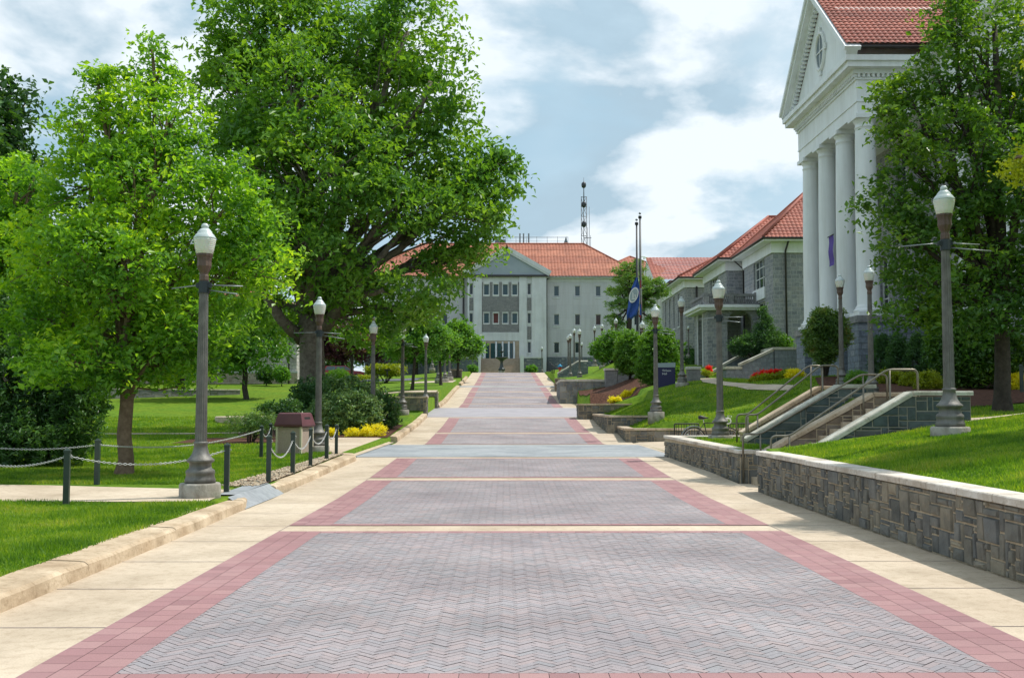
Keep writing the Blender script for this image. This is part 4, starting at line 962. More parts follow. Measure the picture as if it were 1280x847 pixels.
def hiproof(root,x0,x1,y0,y1,ze,zr,ov=.7,tm='tile',tw=.32,sides='SWEN',ridge=None,cl=.45,seg=4,name='roof'):
    """hip roof over a rectangle; ridge along the longer direction"""
    x0-=ov;x1+=ov;y0-=ov;y1+=ov; W=x1-x0;Dp=y1-y0
    if W>=Dp: r=Dp/2; ra=Vector((x0+r,(y0+y1)/2,zr)); rb_=Vector((x1-r,(y0+y1)/2,zr))
    else: r=W/2; ra=Vector(((x0+x1)/2,y0+r,zr)); rb_=Vector(((x0+x1)/2,y1-r,zr))
    C={'a':Vector((x0,y0,ze)),'b':Vector((x1,y0,ze)),'c':Vector((x1,y1,ze)),'d':Vector((x0,y1,ze))}
    mbs=MB(); ro=None; first=None
    def side(p,q,t1,t2):
        # p->q eave (counterclockwise seen from above), t1 above p side, t2 above q side
        U=(q-p).normalized(); n=Vector((-U.y,U.x,0)); rise=zr-ze; run=abs((t1-p).dot(n)); S=(n*run+Z3*rise)
        m=MB(); tiled(m,p,U,S,(q-p).length,S.length,tw,cl,.05,seg)
        o=m.build('tmp',M[tm],None)
        pl=[]
        a=(t1-p).cross(Z3); a=Vector((a.x,a.y,0)).normalized(); 
        if a.dot(q-p)>0: a=-a
        pl.append((p-a*-.0,a))
        b=(t2-q).cross(Z3); b=Vector((b.x,b.y,0)).normalized()
        if b.dot(p-q)>0: b=-b
        pl.append((q,b)); clipmesh(o,pl)
        me=o.data; V=[v.co.copy() for v in me.vertices]; Fs=[tuple(f.vertices) for f in me.polygons]
        bpy.data.objects.remove(o); mbs.add(V,Fs,False)
    wide=W>=Dp
    if 'S' in sides: side(C['a'],C['b'],ra,rb_ if wide else ra)
    if 'E' in sides: side(C['b'],C['c'],rb_ if wide else ra,rb_)
    if 'N' in sides: side(C['c'],C['d'],rb_,ra if wide else rb_)
    if 'W' in sides: side(C['d'],C['a'],ra if wide else rb_,ra)
    ro=mbs.build(name,M[tm],root)
    m=MB()
    for p in ((C['a'],ra),(C['b'],rb_ if wide else ra),(C['c'],rb_),(C['d'],ra if wide else rb_),(ra,rb_)):
        if (p[1]-p[0]).length>.5: m.tube([p[0]+Z3*.06,p[1]+Z3*.08],.13,6)
    m.build('ridge_tile',M[tm],ro)
    m=MB(); # soffit and fascia, gutter
    m.box(x0+.06,x1-.06,y0+.06,y1-.06,ze-.22,ze-.03); m.build('soffit',M['white'],root)
    m=MB(); 
    for a,b in (('a','b'),('b','c'),('c','d'),('d','a')): m.tube([C[a]-Z3*.02,C[b]-Z3*.02],.09,6)
    m.build('gutter',M['gutter'],root)
    return ro
def pipe(root,pts,r=.07): m=MB(); m.tube(pts,r,6); m.build('downpipe',M['gutter'],root)
# --- central building
YC=157.0
cb=empty('building',(0,0,0),label='pale three storey building with red hip roof and grey gabled centre ending the path',cat='building')
xl=-21.5; xr=P(800,400,YC).x; zb=5.5; ze=P(640,345,YC-.8).z; zr=P(640,305,165).z
H0=ze-zb-.2
holes=[]
def zz(py,y=YC): return P(640,py,y).z
for px in (695.7,722,748,774,796,462,486,510,534,556):
    x=P(px,400,YC).x-xl
    for (t_,b_) in ((357,370),(392.5,406),(427.5,441)):
        holes.append((x-.42,x+.42,zz(b_)-zb,zz(t_)-zb,'glass_teal' if (int(px)+int(t_))%3 else 'glass'))
facade(cb,(xl,YC,zb),(1,0,0),xr-xl,H0,holes,M['panel'],fw=.07)
facade(cb,(xr,YC,zb),(0,1,0),16,H0,[],M['panel']); facade(cb,(xl,YC+16,zb),(0,-1,0),16,H0,[],M['panel'])
m=MB(); m.box(xl-.06,xr+.06,YC-.08,YC-.004,zz(455)-1.5,zz(446)); m.build('foundation_band',M['darkstone'],cb)
m=MB(); m.box(xl-.05,xr+.05,YC-.06,YC-.003,zz(352.5),ze-.25); m.build('top_band',M['band'],cb)
m=MB()
for px in (695.7,722,748,774,796,462,486,510,534,556):
    x=P(px,400,YC).x
    for pyy in (372.2,408.2,443.2): m.box(x-.55,x+.55,YC-.07,YC-.003,zz(pyy+.6),zz(pyy-1.9))
m.build('window_sill',M['whiteb'],cb)
hiproof(cb,xl,xr,YC,YC+16,ze,zr,ov=.8,tm='tile',tw=.5,cl=2.2,seg=3)
# gabled centre
YG=155.2; gx0=P(586,400,YG).x; gx1=P(681,400,YG).x; gc=(gx0+gx1)/2
def gz(py): return P(640,py,YG).z
def gxx(px): return P(px,400,YG).x
holes=[]
for i,px in enumerate((608,619.8,631.6,643.4)):
    x=gxx(px)-gx0
    holes.append((x-.42,x+.42,gz(368.5)-zb,gz(355)-zb,'glass_teal')); holes.append((x-.42,x+.42,gz(404)-zb,gz(391)-zb,'blind' if i==1 else 'glass_teal'))
for px in (589,661.6):
    x=gxx(px)-gx0
    for a,b in ((368,354),(404,391),(441,427)): holes.append((x-.27,x+.27,gz(a)-zb,gz(b)-zb,'glass'))
e0,e1=gxx(602)-gx0,gxx(646.5)-gx0; ev0,ev1=gz(448)-zb,gz(427)-zb
holes2=[(e0,e1,ev0,ev1)]
w_=facade(cb,(gx0,YG,zb),(1,0,0),gx1-gx0,gz(344.5)-zb,holes,M['whiteb'],depth=.3,fw=.06,name='gabled_wall')
for (xa,xb) in ((gx0,(0,1,0)),): pass
facade(cb,(gx0,YC-.0,zb),(0,-1,0),YC-YG,gz(344.5)-zb,[],M['whiteb'],name='return_wall'); facade(cb,(gx1,YG,zb),(0,1,0),YC-YG,gz(344.5)-zb,[],M['whiteb'],name='return_wall')
m=MB(); # grey stone between windows (spandrels)
a,b=gxx(602.5),gxx(648.8)
m.box(a,b,YG-.05,YG-.003,gz(389.5),gz(370.5)); m.box(a,b,YG-.05,YG-.003,gz(415),gz(405.5))
xw=[gxx(p) for p in (602.5,608,619.8,631.6,643.4,648.8)]
for k in range(5):
    l=xw[k]+(.5 if k>0 else 0); r_=xw[k+1]-(.5 if k<4 else 0)
    if r_-l>.05: m.box(l,r_,YG-.05,YG-.003,gz(370.3),gz(352.5)); m.box(l,r_,YG-.05,YG-.003,gz(405.3),gz(389.7))
for px in (589,661.6):
    x=gxx(px); m.box(x-.3,x+.3,YG-.05,YG-.003,gz(388),gz(372)); m.box(x-.3,x+.3,YG-.05,YG-.003,gz(424),gz(408)); 
m.build('spandrel',M['greystone'],cb)
# projecting pilasters
for (p0,p1) in ((584.5,586.6),(592.5,602.2),(649,658.3),(664.8,683)):
    m=MB(); m.box(gxx(p0),gxx(p1),YG-.25,YG-.004,zb,gz(345.5)); m.build('pilaster',M['whiteb'],cb)
m=MB(); m.box(gxx(592.5)+.01,gxx(658.3)-.01,YG-.15,YG-.007,gz(425.8),gz(415.2)); m.build('entrance_lintel',M['whiteb'],cb)
# entrance : recessed porch with doors
m=MB(); m.box(gxx(602.3),gxx(648.8),YG-.10,YG-.008,gz(448.5),gz(426)); en=m.build('entrance_recess',M['beige'],cb)
for k,(p0,p1) in enumerate(((607.5,611.5),(613.5,619),(621.5,627),(629.5,635),(637,641))):
    m=MB(); m.box(gxx(p0),gxx(p1),YG-.16,YG-.102,gz(448),gz(429)); m.build('door',M['glass_teal'],cb)
for px in (606,620.2,628.3,636,642.6,602.8+1.6): 
    m=MB(); m.lathe([(.17,0),(.15,.1),(.13,gz(427)-gz(448))],10,(gxx(px),YG-.35,gz(448))); m.build('entrance_column',M['whiteb'],cb)
m=MB(); n=14
for k in range(n): m.box(gxx(601.5),gxx(649.5),YG-.3-(n-k)*.33,YG-.12 if k==n-1 else YG-.3-(n-k-1)*.33,5.6,5.9+(gz(448)-5.9)*(k+1)/n)
m.build('entrance_steps',M['beige'],cb)
for p0,p1 in ((599,601.5),(649.6,654)):
    m=MB(); m.box(gxx(p0),gxx(p1),YG-5.2,YG-.26,5.6,gz(446)); m.build('step_cheek',M['whiteb'],cb)
# pediment
za=gz(343.8); ap=gz(313.5); ym=YG-.55; gl,gr=gx0-.75,gx1+.75
m=MB(); m.add([(gl+.4,YG-.35,za+.02),(gr-.4,YG-.35,za+.02),(gc,YG-.35,ap-.25),(gl+.6,YG+8,za+.1),(gr-.6,YG+8,za+.1),(gc,YG+8,ap-.55)],[(0,1,2),(3,5,4),(0,2,5,3),(1,4,5,2),(0,3,4,1)]); m.build('gable_panel',M['greygable'],cb)
m=MB(); m.box(gl,gr,ym,YG-.06,za-.28,za); m.build('pediment_base',M['gutter'],cb)
for sx,xe in ((1,gl),(-1,gr)):
    U=Vector((gc-xe,0,ap-za)); L=U.length; U.normalize(); up=Vector((-U.z*sx,0,abs(U.x)))
    m=MB(); m.obox((xe,ym-.1,za+.02),U,(0,1,0),up,L,.5,.60); m.obox((xe,ym-.02,za+.02),U,(0,1,0),up*-1,L,.3,.25); recalc(m.build('raking_cornice',M['whiteb'],cb))
m=MB()
for sx,xe in ((1,gl),(-1,gr)):
    U=Vector((0,1,0)); S=Vector((gc-xe,0,ap-za)); 
    O=Vector((xe,ym,za+.62)); 
    q=MB(); tiled(q,O if sx<0 else O,(0,1,0),S,11.0,S.length,.5,2.2,.05,3); m.add(q.v,q.f)
m.build('gable_roof',M['tile'],cb)
m=MB(); m.tube([(gc,ym,ap+.75),(gc,YG+9,ap+.75)],.16,6); m.build('ridge_tile',M['tile'],cb)
pipe(cb,[(gx1+.3,YC-.15,5.6),(gx1+.3,YC-.15,ze-.5),(gx1+.9,YC-.5,ze-.05)],.13); pipe(cb,[(gx0-.9,YC-.15,5.6),(gx0-.9,YC-.15,ze-.3)],.13)
# roof equipment
yr=166
m=MB(); xa=P(606,300,yr).x; xb=P(710,300,yr).x; z0=P(640,305.5,yr).z; z1=P(640,296.5,yr).z
n=8
for k in range(n+1): m.tube([(xa+(xb-xa)*k/n,yr,z0-1),(xa+(xb-xa)*k/n,yr,z1+.1)],.05,4)
m.tube([(xa,yr,z1),(xb,yr,z1)],.05,4); m.tube([(xa,yr,(z0*1.2+z1)/2.2),(xb,yr,(z0*1.2+z1)/2.2)],.03,4); m.build('roof_fence',M['roofmetal'],cb)
m=MB(); m.box(P(618.5,300,yr).x,P(632,300,yr).x,yr+.6,yr+2.5,z0-1,P(640,298.6,yr).z); m.build('roof_vent_box',M['roofmetal'],cb)
for px in (650,654.5,661): 
    m=MB(); m.box(P(px-.9,300,yr).x,P(px+.9,300,yr).x,yr+.5,yr+.9,z0-1,P(640,291,yr).z); m.build('panel_antenna',M['alu'],cb)
m=MB(); q=P(707,305,yr); m.add([(q.x-.5,yr,q.z-.5),(q.x+.5,yr,q.z-.5),(q.x,yr+.8,q.z-.5),(q.x+.1,yr+.3,q.z+1.4)],[(0,1,2),(0,3,1),(1,3,2),(2,3,0)]); m.build('roof_finial',M['roofmetal'],cb)
# side terrace walls of the entrance
for (p0,p1,lab) in ((566,598,'low dark stone terrace wall left of the entrance steps'),(654.5,679,'low dark stone terrace wall right of the entrance steps')):
    t=empty('stone_wall',label=lab,cat='stone wall'); x0,x1=P(p0,450,151).x,P(p1,450,151).x
    m=MB(); m.box(x0,x1,151,151.5,5.5,P(640,447.5,151).z); m.build('stone_face',M['darkstone'],t)
    m=MB(); m.box(x0-.05,x1+.05,150.9,151.6,P(640,447.5,151).z+.003,P(640,446,151).z); m.build('coping',M['band'],t)
# rear wing / neighbour with red roof behind flags
b5=empty('building',label='pale building behind the pine and the flags with a plain red hip roof',cat='building')
x0=P(757,330,178).x; x1=P(826,330,178).x; zt=P(800,338,178).z
facade(b5,(x0,178,5.5),(1,0,0),x1-x0,zt-5.5,[(k*2.6+1,k*2.6+1.9,a,a+1.7) for k in range(3) for a in (4,8,12)],M['panel'])
facade(b5,(x0,190,5.5),(0,-1,0),12,zt-5.5,[],M['panel'])
hiproof(b5,x0,x1,178,190,zt+.2,P(800,322,184).z,ov=.7,tm='tile',tw=.6,cl=2.5,seg=3)
# --- right row of halls
def hall(name,label,x0,x1,y0,y1,zb,ze,zr,front,left,stone='bluestone',ov=.9,tw=.3):
    t=empty('building',label=label,cat='building')
    facade(t,(x0,y0,zb),(1,0,0),x1-x0,ze-zb-.2,front,M[stone],mull=(2,4)); facade(t,(x0,y1,zb),(0,-1,0),y1-y0,ze-zb-.2,left,M[stone],mull=(3,5))
    hiproof(t,x0,x1,y0,y1,ze,zr,ov=ov,tm='tile_red',tw=tw,cl=.42)
    m=MB(); m.box(x0-.12,x1+.12,y0-.12,y1+.12,ze-1.0,ze-.24); m.build('frieze',M['white'],t)
    return t
# B2 : nearer hall wing
x0=P(967,400,75).x; zE=P(967,297,74.2).z
b2=hall('b2','grey stone hall wing with tall white window bays, just left of the white portico',x0,x0+13,75,84,3.5,zE,P(1010,232,79.5).z,[],[(3.2,6.6,7.3,11.4),(3.2,6.6,2.6,6.2)])
m=MB(); m.box(x0-.10,x0-.004,77.2,81.0,3.6+6.3,3.5+7.2); m.build('white_spandrel',M['white'],b2)
pipe(b2,[(P(983,400,74.9).x,74.85,3.6),(P(983,400,74.9).x,74.85,zE-.9),(P(985,400,74.9).x,74.3,zE-.1)])
# middle recessed part and second wing
x1=P(909,400,88).x
b2b=empty('building',label='middle grey stone hall section behind the arched entrance porch',cat='building')
zM=P(909,322,87).z
xm=x0+.9
facade(b2b,(xm,98,4.2),(0,-1,0),14,zM-4.4,[(9.2,11.2,6.0,9.6),(5.4,7.2,6.6,9.4),(9.2,11.2,1.8,4.2)],M['bluestone'],mull=(2,4))
facade(b2b,(x1,88,4.2),(1,0,0),xm-x1,zM-4.4,[],M['bluestone']); facade(b2b,(x1,98,4.2),(0,-1,0),10,zM-4.4,[(3,6.4,5.6,9.6),(3,6.4,1.2,4.6)],M['bluestone'],mull=(3,5))
hiproof(b2b,x1,x1+14,88,98,zM,zM+4.6,ov=.9,tm='tile_red',tw=.32)
m=MB(); tiled(m,(x1+1.2,83,zM),(0,1,0),(5.8,0,4.6),6,7.4,.32,.42,.05,4); recalc(m.build('link_roof',M['tile_red'],b2b))
m=MB(); m.box(x1-.12,x1+8,87.88,98,zM-1.0,zM-.24); m.box(xm-.13,xm+4,84,87.8,zM-1.0,zM-.24); m.build('frieze',M['white'],b2b)
pipe(b2b,[(xm-.1,87.7,4.2),(xm-.1,87.7,zM-.9),(x1+.3,87.1,zM-.1)])
# B3 : third hall with arched window
x3=P(857,400,108).x; z3=P(857,346,107).z
b3=hall('b3','far grey stone hall with an arched upper window, left of the entrance porch',x3,x3+16,108,124,5.0,z3,z3+5.0,[(4.2,6.6,5.0,8.0)],[(2.2,3.4,5.4,9),(5.2,6.4,5.4,9),(8.2,9.4,5.4,9),(11.2,12.4,5.4,9),(2.2,3.4,1.2,3.8),(5.2,6.4,1.2,3.8)],tw=.36)
def archband(root,cx,cy,cz,r0,r1,axis='x',th=.12,mat='whitestone',n=13,name='arch_stone',d=.12,depth=.5):
    m=MB()
    for k in range(n):
        a0=math.pi*k/n+.02;a1=math.pi*(k+1)/n-.02
        pts=[(r0*math.cos(a0),r0*math.sin(a0)),(r1*math.cos(a0),r1*math.sin(a0)),(r1*math.cos(a1),r1*math.sin(a1)),(r0*math.cos(a1),r0*math.sin(a1))]
        if axis=='x': V=[(cx+p[0],cy-d,cz+p[1]) for p in pts]+[(cx+p[0],cy-d+depth,cz+p[1]) for p in pts]
        else: V=[(cx-d,cy+p[0],cz+p[1]) for p in pts]+[(cx-d+depth,cy+p[0],cz+p[1]) for p in pts]
        m.add(V,[(0,1,2,3),(7,6,5,4),(0,4,5,1),(1,5,6,2),(2,6,7,3),(3,7,4,0)])
    return recalc(m.build(name,M[mat],root))
archband(b3,x3+5.4,108,5.0+8.0,1.2,1.75,'x')
m=MB(); k=12; m.add([(x3+5.4+1.2*math.cos(math.pi*i/k),107.95,13.0+1.2*math.sin(math.pi*i/k)) for i in range(k+1)],[tuple(range(k+1))]); m.build('arched_pane',M['glass'],b3)
pipe(b3,[(P(871,400,108).x,107.85,5),(P(871,400,108).x,107.85,z3-.9)],.1)
# porch with arches and balustrade
pr=empty('entrance_porch',label='arched stone entrance porch with a white cornice and balustrade in front of the halls',cat='porch')
yp=80.0; pxl=P(884,400,yp).x; pxr=P(946,400,yp).x; zc=P(900,388,yp).z; zg=4.6; zsp=P(900,404,yp).z
wp=pxr-pxl; ac=P(925,400,yp).x; ar=P(941,400,yp).x-ac
def archwall(root,O,U,w,h,cu,r,spring,mat,th=.6,name='porch_wall'):
    O=Vector(O);U=Vector(U);N=U.cross(Z3); m=MB(); n=16
    for dep,fl in ((0,False),(th,True)):
        D=-N*dep; pt=lambda u,v:O+U*u+Z3*v+D
        fs=[]
        def q(*p):
            p=list(p)
            if fl: p.reverse()
            m.q(*p)
        q(pt(0,0),pt(cu-r,0),pt(cu-r,spring),pt(0,spring)); q(pt(cu+r,0),pt(w,0),pt(w,spring),pt(cu+r,spring))
        q(pt(0,spring),pt(cu-r,spring),pt(cu-r,h),pt(0,h)); q(pt(cu+r,spring),pt(w,spring),pt(w,h),pt(cu+r,h))
        for k in range(n):
            a0=math.pi*(1-k/n);a1=math.pi*(1-(k+1)/n); p0=(cu+r*math.cos(a0),spring+r*math.sin(a0)); p1=(cu+r*math.cos(a1),spring+r*math.sin(a1))
            q(pt(*p0),pt(*p1),pt(p1[0],h),pt(p0[0],h))
    pt=lambda u,v,d:O+U*u+Z3*v-N*d
    m.q(pt(cu-r,0,0),pt(cu-r,0,th),pt(cu-r,spring,th),pt(cu-r,spring,0)); m.q(pt(cu+r,0,th),pt(cu+r,0,0),pt(cu+r,spring,0),pt(cu+r,spring,th))
    for k in range(n):
        a0=math.pi*(1-k/n);a1=math.pi*(1-(k+1)/n); p0=(cu+r*math.cos(a0),spring+r*math.sin(a0)); p1=(cu+r*math.cos(a1),spring+r*math.sin(a1))
        m.q(pt(*p0,0),pt(*p0,th),pt(*p1,th),pt(*p1,0))
    return m.build(name,mat,root)
archwall(pr,(pxl,yp,zg),(1,0,0),wp,zc-zg,ac-pxl,ar,zsp-zg,M['bluestone'])
archwall(pr,(pxl,yp+5.5,zg),(0,-1,0),5.5-.0,zc-zg,2.75,1.0,zsp-zg+.6,M['bluestone'],th=.5)
archband(pr,ac,yp,zsp,ar,ar+.55,'x',mat='bluestone',d=.08); archband(pr,pxl,yp+2.75,zsp+.6,1.0,1.35,'y',mat='band',d=.06)
m=MB()
for yy in (yp+1.55,yp+3.7): m.box(pxl-.07,pxl-.003,yy,yy+.28,zg,zsp+.6)
m.build('arch_jamb',M['band'],pr)
m=MB(); m.box(pxl-.6,pxr+.05,yp-.6,yp+6,zc+.003,zc+.18); m.box(pxl-.8,pxr+.06,yp-.8,yp+6.1,zc+.18,zc+.4); m.build('cornice',M['white'],pr)
m=MB(); m.box(pxl-.3,pxr,yp-.3,yp-.05,zc+.4,zc+.55); m.box(pxl-.3,pxr,yp-.3,yp-.05,zc+1.1,zc+1.3); m.box(pxl-.3,pxl-.05,yp-.0,yp+5.8,zc+.4,zc+.55); m.box(pxl-.3,pxl-.05,yp,yp+5.8,zc+1.1,zc+1.3)
for k in range(3): xx=pxl-.32+k*(wp+.1)/2; m.box(xx,xx+.35,yp-.35,yp,zc+.403,zc+1.4)
m.build('parapet_rail',M['greystone'],pr)
m=MB()
for k in range(22): m.lathe([(.06,0),(.09,.2),(.05,.45),(.07,.55)],6,(pxl+.2+k*(wp-.3)/22,yp-.17,zc+.55))
m.build('baluster_row',M['greystone'],pr); m=MB()
for k in range(22): m.lathe([(.06,0),(.09,.2),(.05,.45),(.07,.55)],6,(pxl-.17,yp+.2+k*.25,zc+.55))
m.build('baluster_row',M['greystone'],pr)
m=MB(); m.box(pxl+.1,pxr,yp+5.45,yp+6,zg,zc); m.build('inner_wall',M['bluestone'],pr)
# B4 : gabled hall with white columns, far
b4=empty('building',label='far hall with white portico columns and red gable roof, behind the flags on the right',cat='building')
y4=128; xa=P(822,400,y4).x; zE=P(822,350,y4).z; xb=xa+16
m=MB(); m.box(xa+1.6,xb,y4,y4+14,5.5,zE); m.build('wall',M['bluestone'],b4)
zr4=P(820,322,y4+7).z
m=MB(); tiled(m,(xa-.5,y4-.6,zE),(1,0,0),(0,7.6,zr4-zE),17,math.hypot(7.6,zr4-zE),.45,.6,.05,3); recalc(m.build('roof',M['tile_red'],b4))
m=MB(); m.add([(xa-.3,y4-.6,zE-.4),(xa-.3,y4+14.6,zE-.4),(xa-.3,y4+7,zr4),(xa+.3,y4-.6,zE-.4),(xa+.3,y4+14.6,zE-.4),(xa+.3,y4+7,zr4)],[(0,2,1),(3,4,5),(0,1,4,3),(1,2,5,4),(2,0,3,5)]); recalc(m.build('gable',M['white'],b4))
m=MB(); m.box(xa-.2,xa+1.7,y4-.3,y4+14.3,zE-1.5,zE-.42); m.build('entablature',M['white'],b4)
for k in range(5): 
    m=MB(); m.lathe([(.6,0),(.6,.3),(.46,.4),(.46,3.5),(.42,zE-1.5-6.1-.4),(.6,zE-1.5-6.1-.2),(.6,zE-1.5-6.1)],14,(xa+.6,y4+.6+k*3.0,6.1)); m.build('column',M['white'],b4)
# --- portico hall (near right)
ph=empty('portico_hall',label='large hall with four tall white columns, white pediment and red tiled roof on the right',cat='building')
XC=17.95; ycol=[50.3,53.3,56.3,59.3]; zped=P(1085,395,50).z; ztop=P(1085,144,50).z
XW=21.5                                     # main wall face (west)
yN,yF=48.6,60.9                              # pediment ends
zent=P(1059,68,49).z
zg=1.5
for k,yc in enumerate(ycol):
    m=MB(); h=ztop-zped; m.lathe([(.66,.0),(.66,.22)],4,(XC,yc,zped),smooth=False); 
    m=MB(); m.box(XC-.72,XC+.72,yc-.72,yc+.72,zped,zped+.2); m.lathe([(.70,.2),(.74,.28),(.70,.36),(.62,.40),(.64,.46),(.58,.52),(.555,.6),(.55,h*.35),(.53,h*.6),(.475,h-.75),(.47,h-.62),(.50,h-.6),(.50,h-.55),(.47,h-.52),(.47,h-.38),(.55,h-.28),(.60,h-.2)],32,(XC,yc,zped)); m.box(XC-.64,XC+.64,yc-.64,yc+.64,ztop-.2,ztop); m.build('column',M['white'],ph)
    m=MB(); m.box(XC-.82,XC+.82,yc-.82,yc+.82,1.5,zped-.35); m.build('column_pedestal',M['podium'],ph)
    m=MB(); m.box(XC-.9,XC+.9,yc-.9,yc+.9,zped-.347,zped-.005); m.build('pedestal_cap',M['greystone'],ph)
m=MB(); m.box(XC-.3,XW+.02,51.3,59,1.5,zped-.36); m.build('podium',M['podium'],ph)
# entablature: three sides
m=MB()
def ring(z0,z1,o,x0=XC-.55,y0=ycol[0]-.55,y1=ycol[-1]+.55,x1=XW+1):
    m.box(x0-o,x1,y0-o,y1+o,z0,z1)
eh=zent-ztop
ring(ztop+.003,ztop+eh*.22,0); ring(ztop+eh*.22,ztop+eh*.245,.05); ring(ztop+eh*.245,ztop+eh*.62,.0+.02); ring(ztop+eh*.62,ztop+eh*.66,.10); ring(ztop+eh*.72,ztop+eh*.8,.22); ring(ztop+eh*.80,ztop+eh*.9,.62); ring(ztop+eh*.9,ztop+eh*1.0,.74)
m.build('entablature',M['white'],ph)
m=MB(); x0=XC-.55;y0=ycol[0]-.55;y1=ycol[-1]+.55; za_,zb_=ztop+eh*.66,ztop+eh*.72
k=0; yy=y0-.12
while yy<y1+.1: m.box(x0-.2,x0-.02,yy,yy+.12,za_,zb_); yy+=.24
xx=x0
while xx<XW+.6: m.box(xx,xx+.12,y0-.2,y0-.02,za_,zb_); xx+=.24
ring(za_+.002,zb_-.002,.03)
m.build('dentil_course',M['white'],ph)
# pediment facing the path (-x)
xf=x0-.74; ya=y0-.74; yb=y1+.74; ymid=(ya+yb)/2; zap=zent+(P(1015,-2,ymid).z-zent)*1.0
m=MB(); m.add([(xf+.6,ya+.5,zent),(xf+.6,yb-.5,zent),(xf+.6,ymid,zap-.45),(XW+6,ya+.5,zent),(XW+6,yb-.5,zent),(XW+6,ymid,zap-.45)],[(0,2,1),(3,4,5),(0,1,4,3),(1,2,5,4),(2,0,3,5)]); ty=recalc(m.build('tympanum',M['white'],ph))
for (ys,sg) in ((ya,1),(yb,-1)):
    U=Vector((0,ymid-ys,zap-zent)); L=U.length; U.normalize(); up=Vector((0,-U.z*sg,abs(U.y)))
    m=MB(); m.obox((xf-.02,ys,zent+.003),U,(1,0,0),up,L,.55,.22); m.obox((xf-.14,ys,zent+.003)+up*.22 if False else Vector((xf-.14,ys,zent+.003))+up*.22,U,(1,0,0),up,L,.8,.2)
    m.obox(Vector((xf+.3,ys,zent+.003))-up*.0,U,(1,0,0),up*-1,L,.28,.16)
    recalc(m.build('raking_cornice',M['white'],ph))
    m=MB(); n=int(L/.26)
    for k in range(2,n-1): m.obox(Vector((xf+.34,ys,zent+.003))+U*(k*.26)-up*.32,U,(1,0,0),up,.13,.25,.16)
    recalc(m.build('dentil_course',M['white'],ph))
# round window
m=MB(); m.tube([(.88*math.cos(k*math.pi/16),.88*math.sin(k*math.pi/16),.03) for k in range(33)],.11,6); o=m.build('round_window',M['frame'],ph); zo=zent+(zap-zent)*.42
o.matrix_local=Matrix.Translation((xf+.58,ymid,zo))@Matrix.Rotation(-math.pi/2,4,'Y')@Matrix.Diagonal((1.15,.85,1,1))
m=MB(); m.lathe([(.76,.0),(.76,.03)],28,smooth=False); o2=m.build('pane',M['glass_dull'],o)
m=MB(); m.box(-.03,.03,-.76,.76,.035,.07); m.box(-.76,-.04,-.03,.03,.035,.07); m.box(.04,.76,-.03,.03,.035,.07)
for ang in (0,1,2,3):
    a=ang*math.pi/2; m.obox((math.cos(a)*1.02-.14,math.sin(a)*1.02-.14,0),(1,0,0),(0,1,0),(0,0,1),.28,.28,.1)
m.build('glazing_bar',M['frame'],o)
# portico roof
S=Vector((0,ymid-ya,zap-zent)); m=MB(); tiled(m,(xf-.03,ya-.12,zent+.50),(1,0,0),S,XW+9-xf,S.length,.27,.38,.06,6,.04); rf=m.build('roof',M['tile_red'],ph)
vx=XW-1.2+ -.0
m=MB(); S2=Vector((0,ymid-yb,zap-zent)); tiled(m,(xf-.03,yb+.12,zent+.50),(1,0,0),S2,XW+9-xf,S2.length,.5,.8,.06,3,.04); m.build('roof',M['tile_red'],ph)
m=MB(); m.tube([(xf-.1,ya-.1,zent+.36),(XW-.6,ya-.1,zent+.36)],.09,6); m.tube([(XW-1.0,ya,zent+.30),(XW-1.0,30,zent+.30)],.09,6); m.build('gutter',M['gutter'],ph)
# main block west wall with windows
zbase=1.3; yA,yB=30.0,62.0
holes=[]
for yc in (33,37,41,45,51.8,54.8,57.8): 
    u=yB-yc
    for (v0,v1) in ((zped+.9-zbase,zped+4.1-zbase),(zped+6.0-zbase,zped+9.2-zbase)): holes.append((u-.75,u+.75,v0,v1))
facade(ph,(XW,yB,zbase),(0,-1,0),yB-yA,ztop-zbase+.5,holes,M['bluestone'],mull=(2,4),depth=.3,fw=.12)
facade(ph,(XW,yA,zbase),(1,0,0),14,ztop-zbase+.5,[(3,4.5,zped-zbase+.9,zped-zbase+4.1),(8,9.5,zped-zbase+.9,zped-zbase+4.1)],M['bluestone'],mull=(2,4))
m=MB(); m.box(XW-.1,XW-.004,30,49.7,zped-.35,zped+.05); m.build('water_table',M['white'],ph)
m=MB(); 
for yc in (35,39,43,47.4): m.box(XW-.16,XW-.004,yc-.4,yc+.4,zped+.053,ztop-.003)
m.build('pilaster',M['white'],ph)
m=MB(); m.box(XW-.5,XW+14,29.4,49.0,ztop+.01,zent-.2); m.box(XW-1.0,XW+14.5,28.9,49.02,zent-.2,zent+.25); m.build('cornice',M['white'],ph)
zr_=zent+6.5
m=MB(); tiled(m,(XW-1.0,28.9,zent+.27),(0,1,0),(8,0,6.3),33.5,10.2,.27,.38,.06,5,.04); recalc(m.build('main_roof',M['tile_red'],ph))
# purple banner between columns
a=P(1036,296,55.2); b=P(1041,331,54.5)
t=empty('banner',(a.x,54.45,b.z),label='narrow purple cloth banner hanging behind the gap between the white columns',cat='banner')
m=MB(); n=10; hh=a.z-b.z
for k in range(n):
    z0=hh-hh*k/n; z1=hh-hh*(k+1)/n; w0=.03*math.sin(k*.9); w1_=.03*math.sin((k+1)*.9)
    m.q((w0,.8,z0),(w0,0,z0),(w1_,0,z1),(w1_,.8,z1))
cl=m.build('cloth',M['purple'],t)
m=MB(); m.tube([(0,-.05,hh),(0,.95,hh)],.03,6); m.build('rod',M['black'],t)
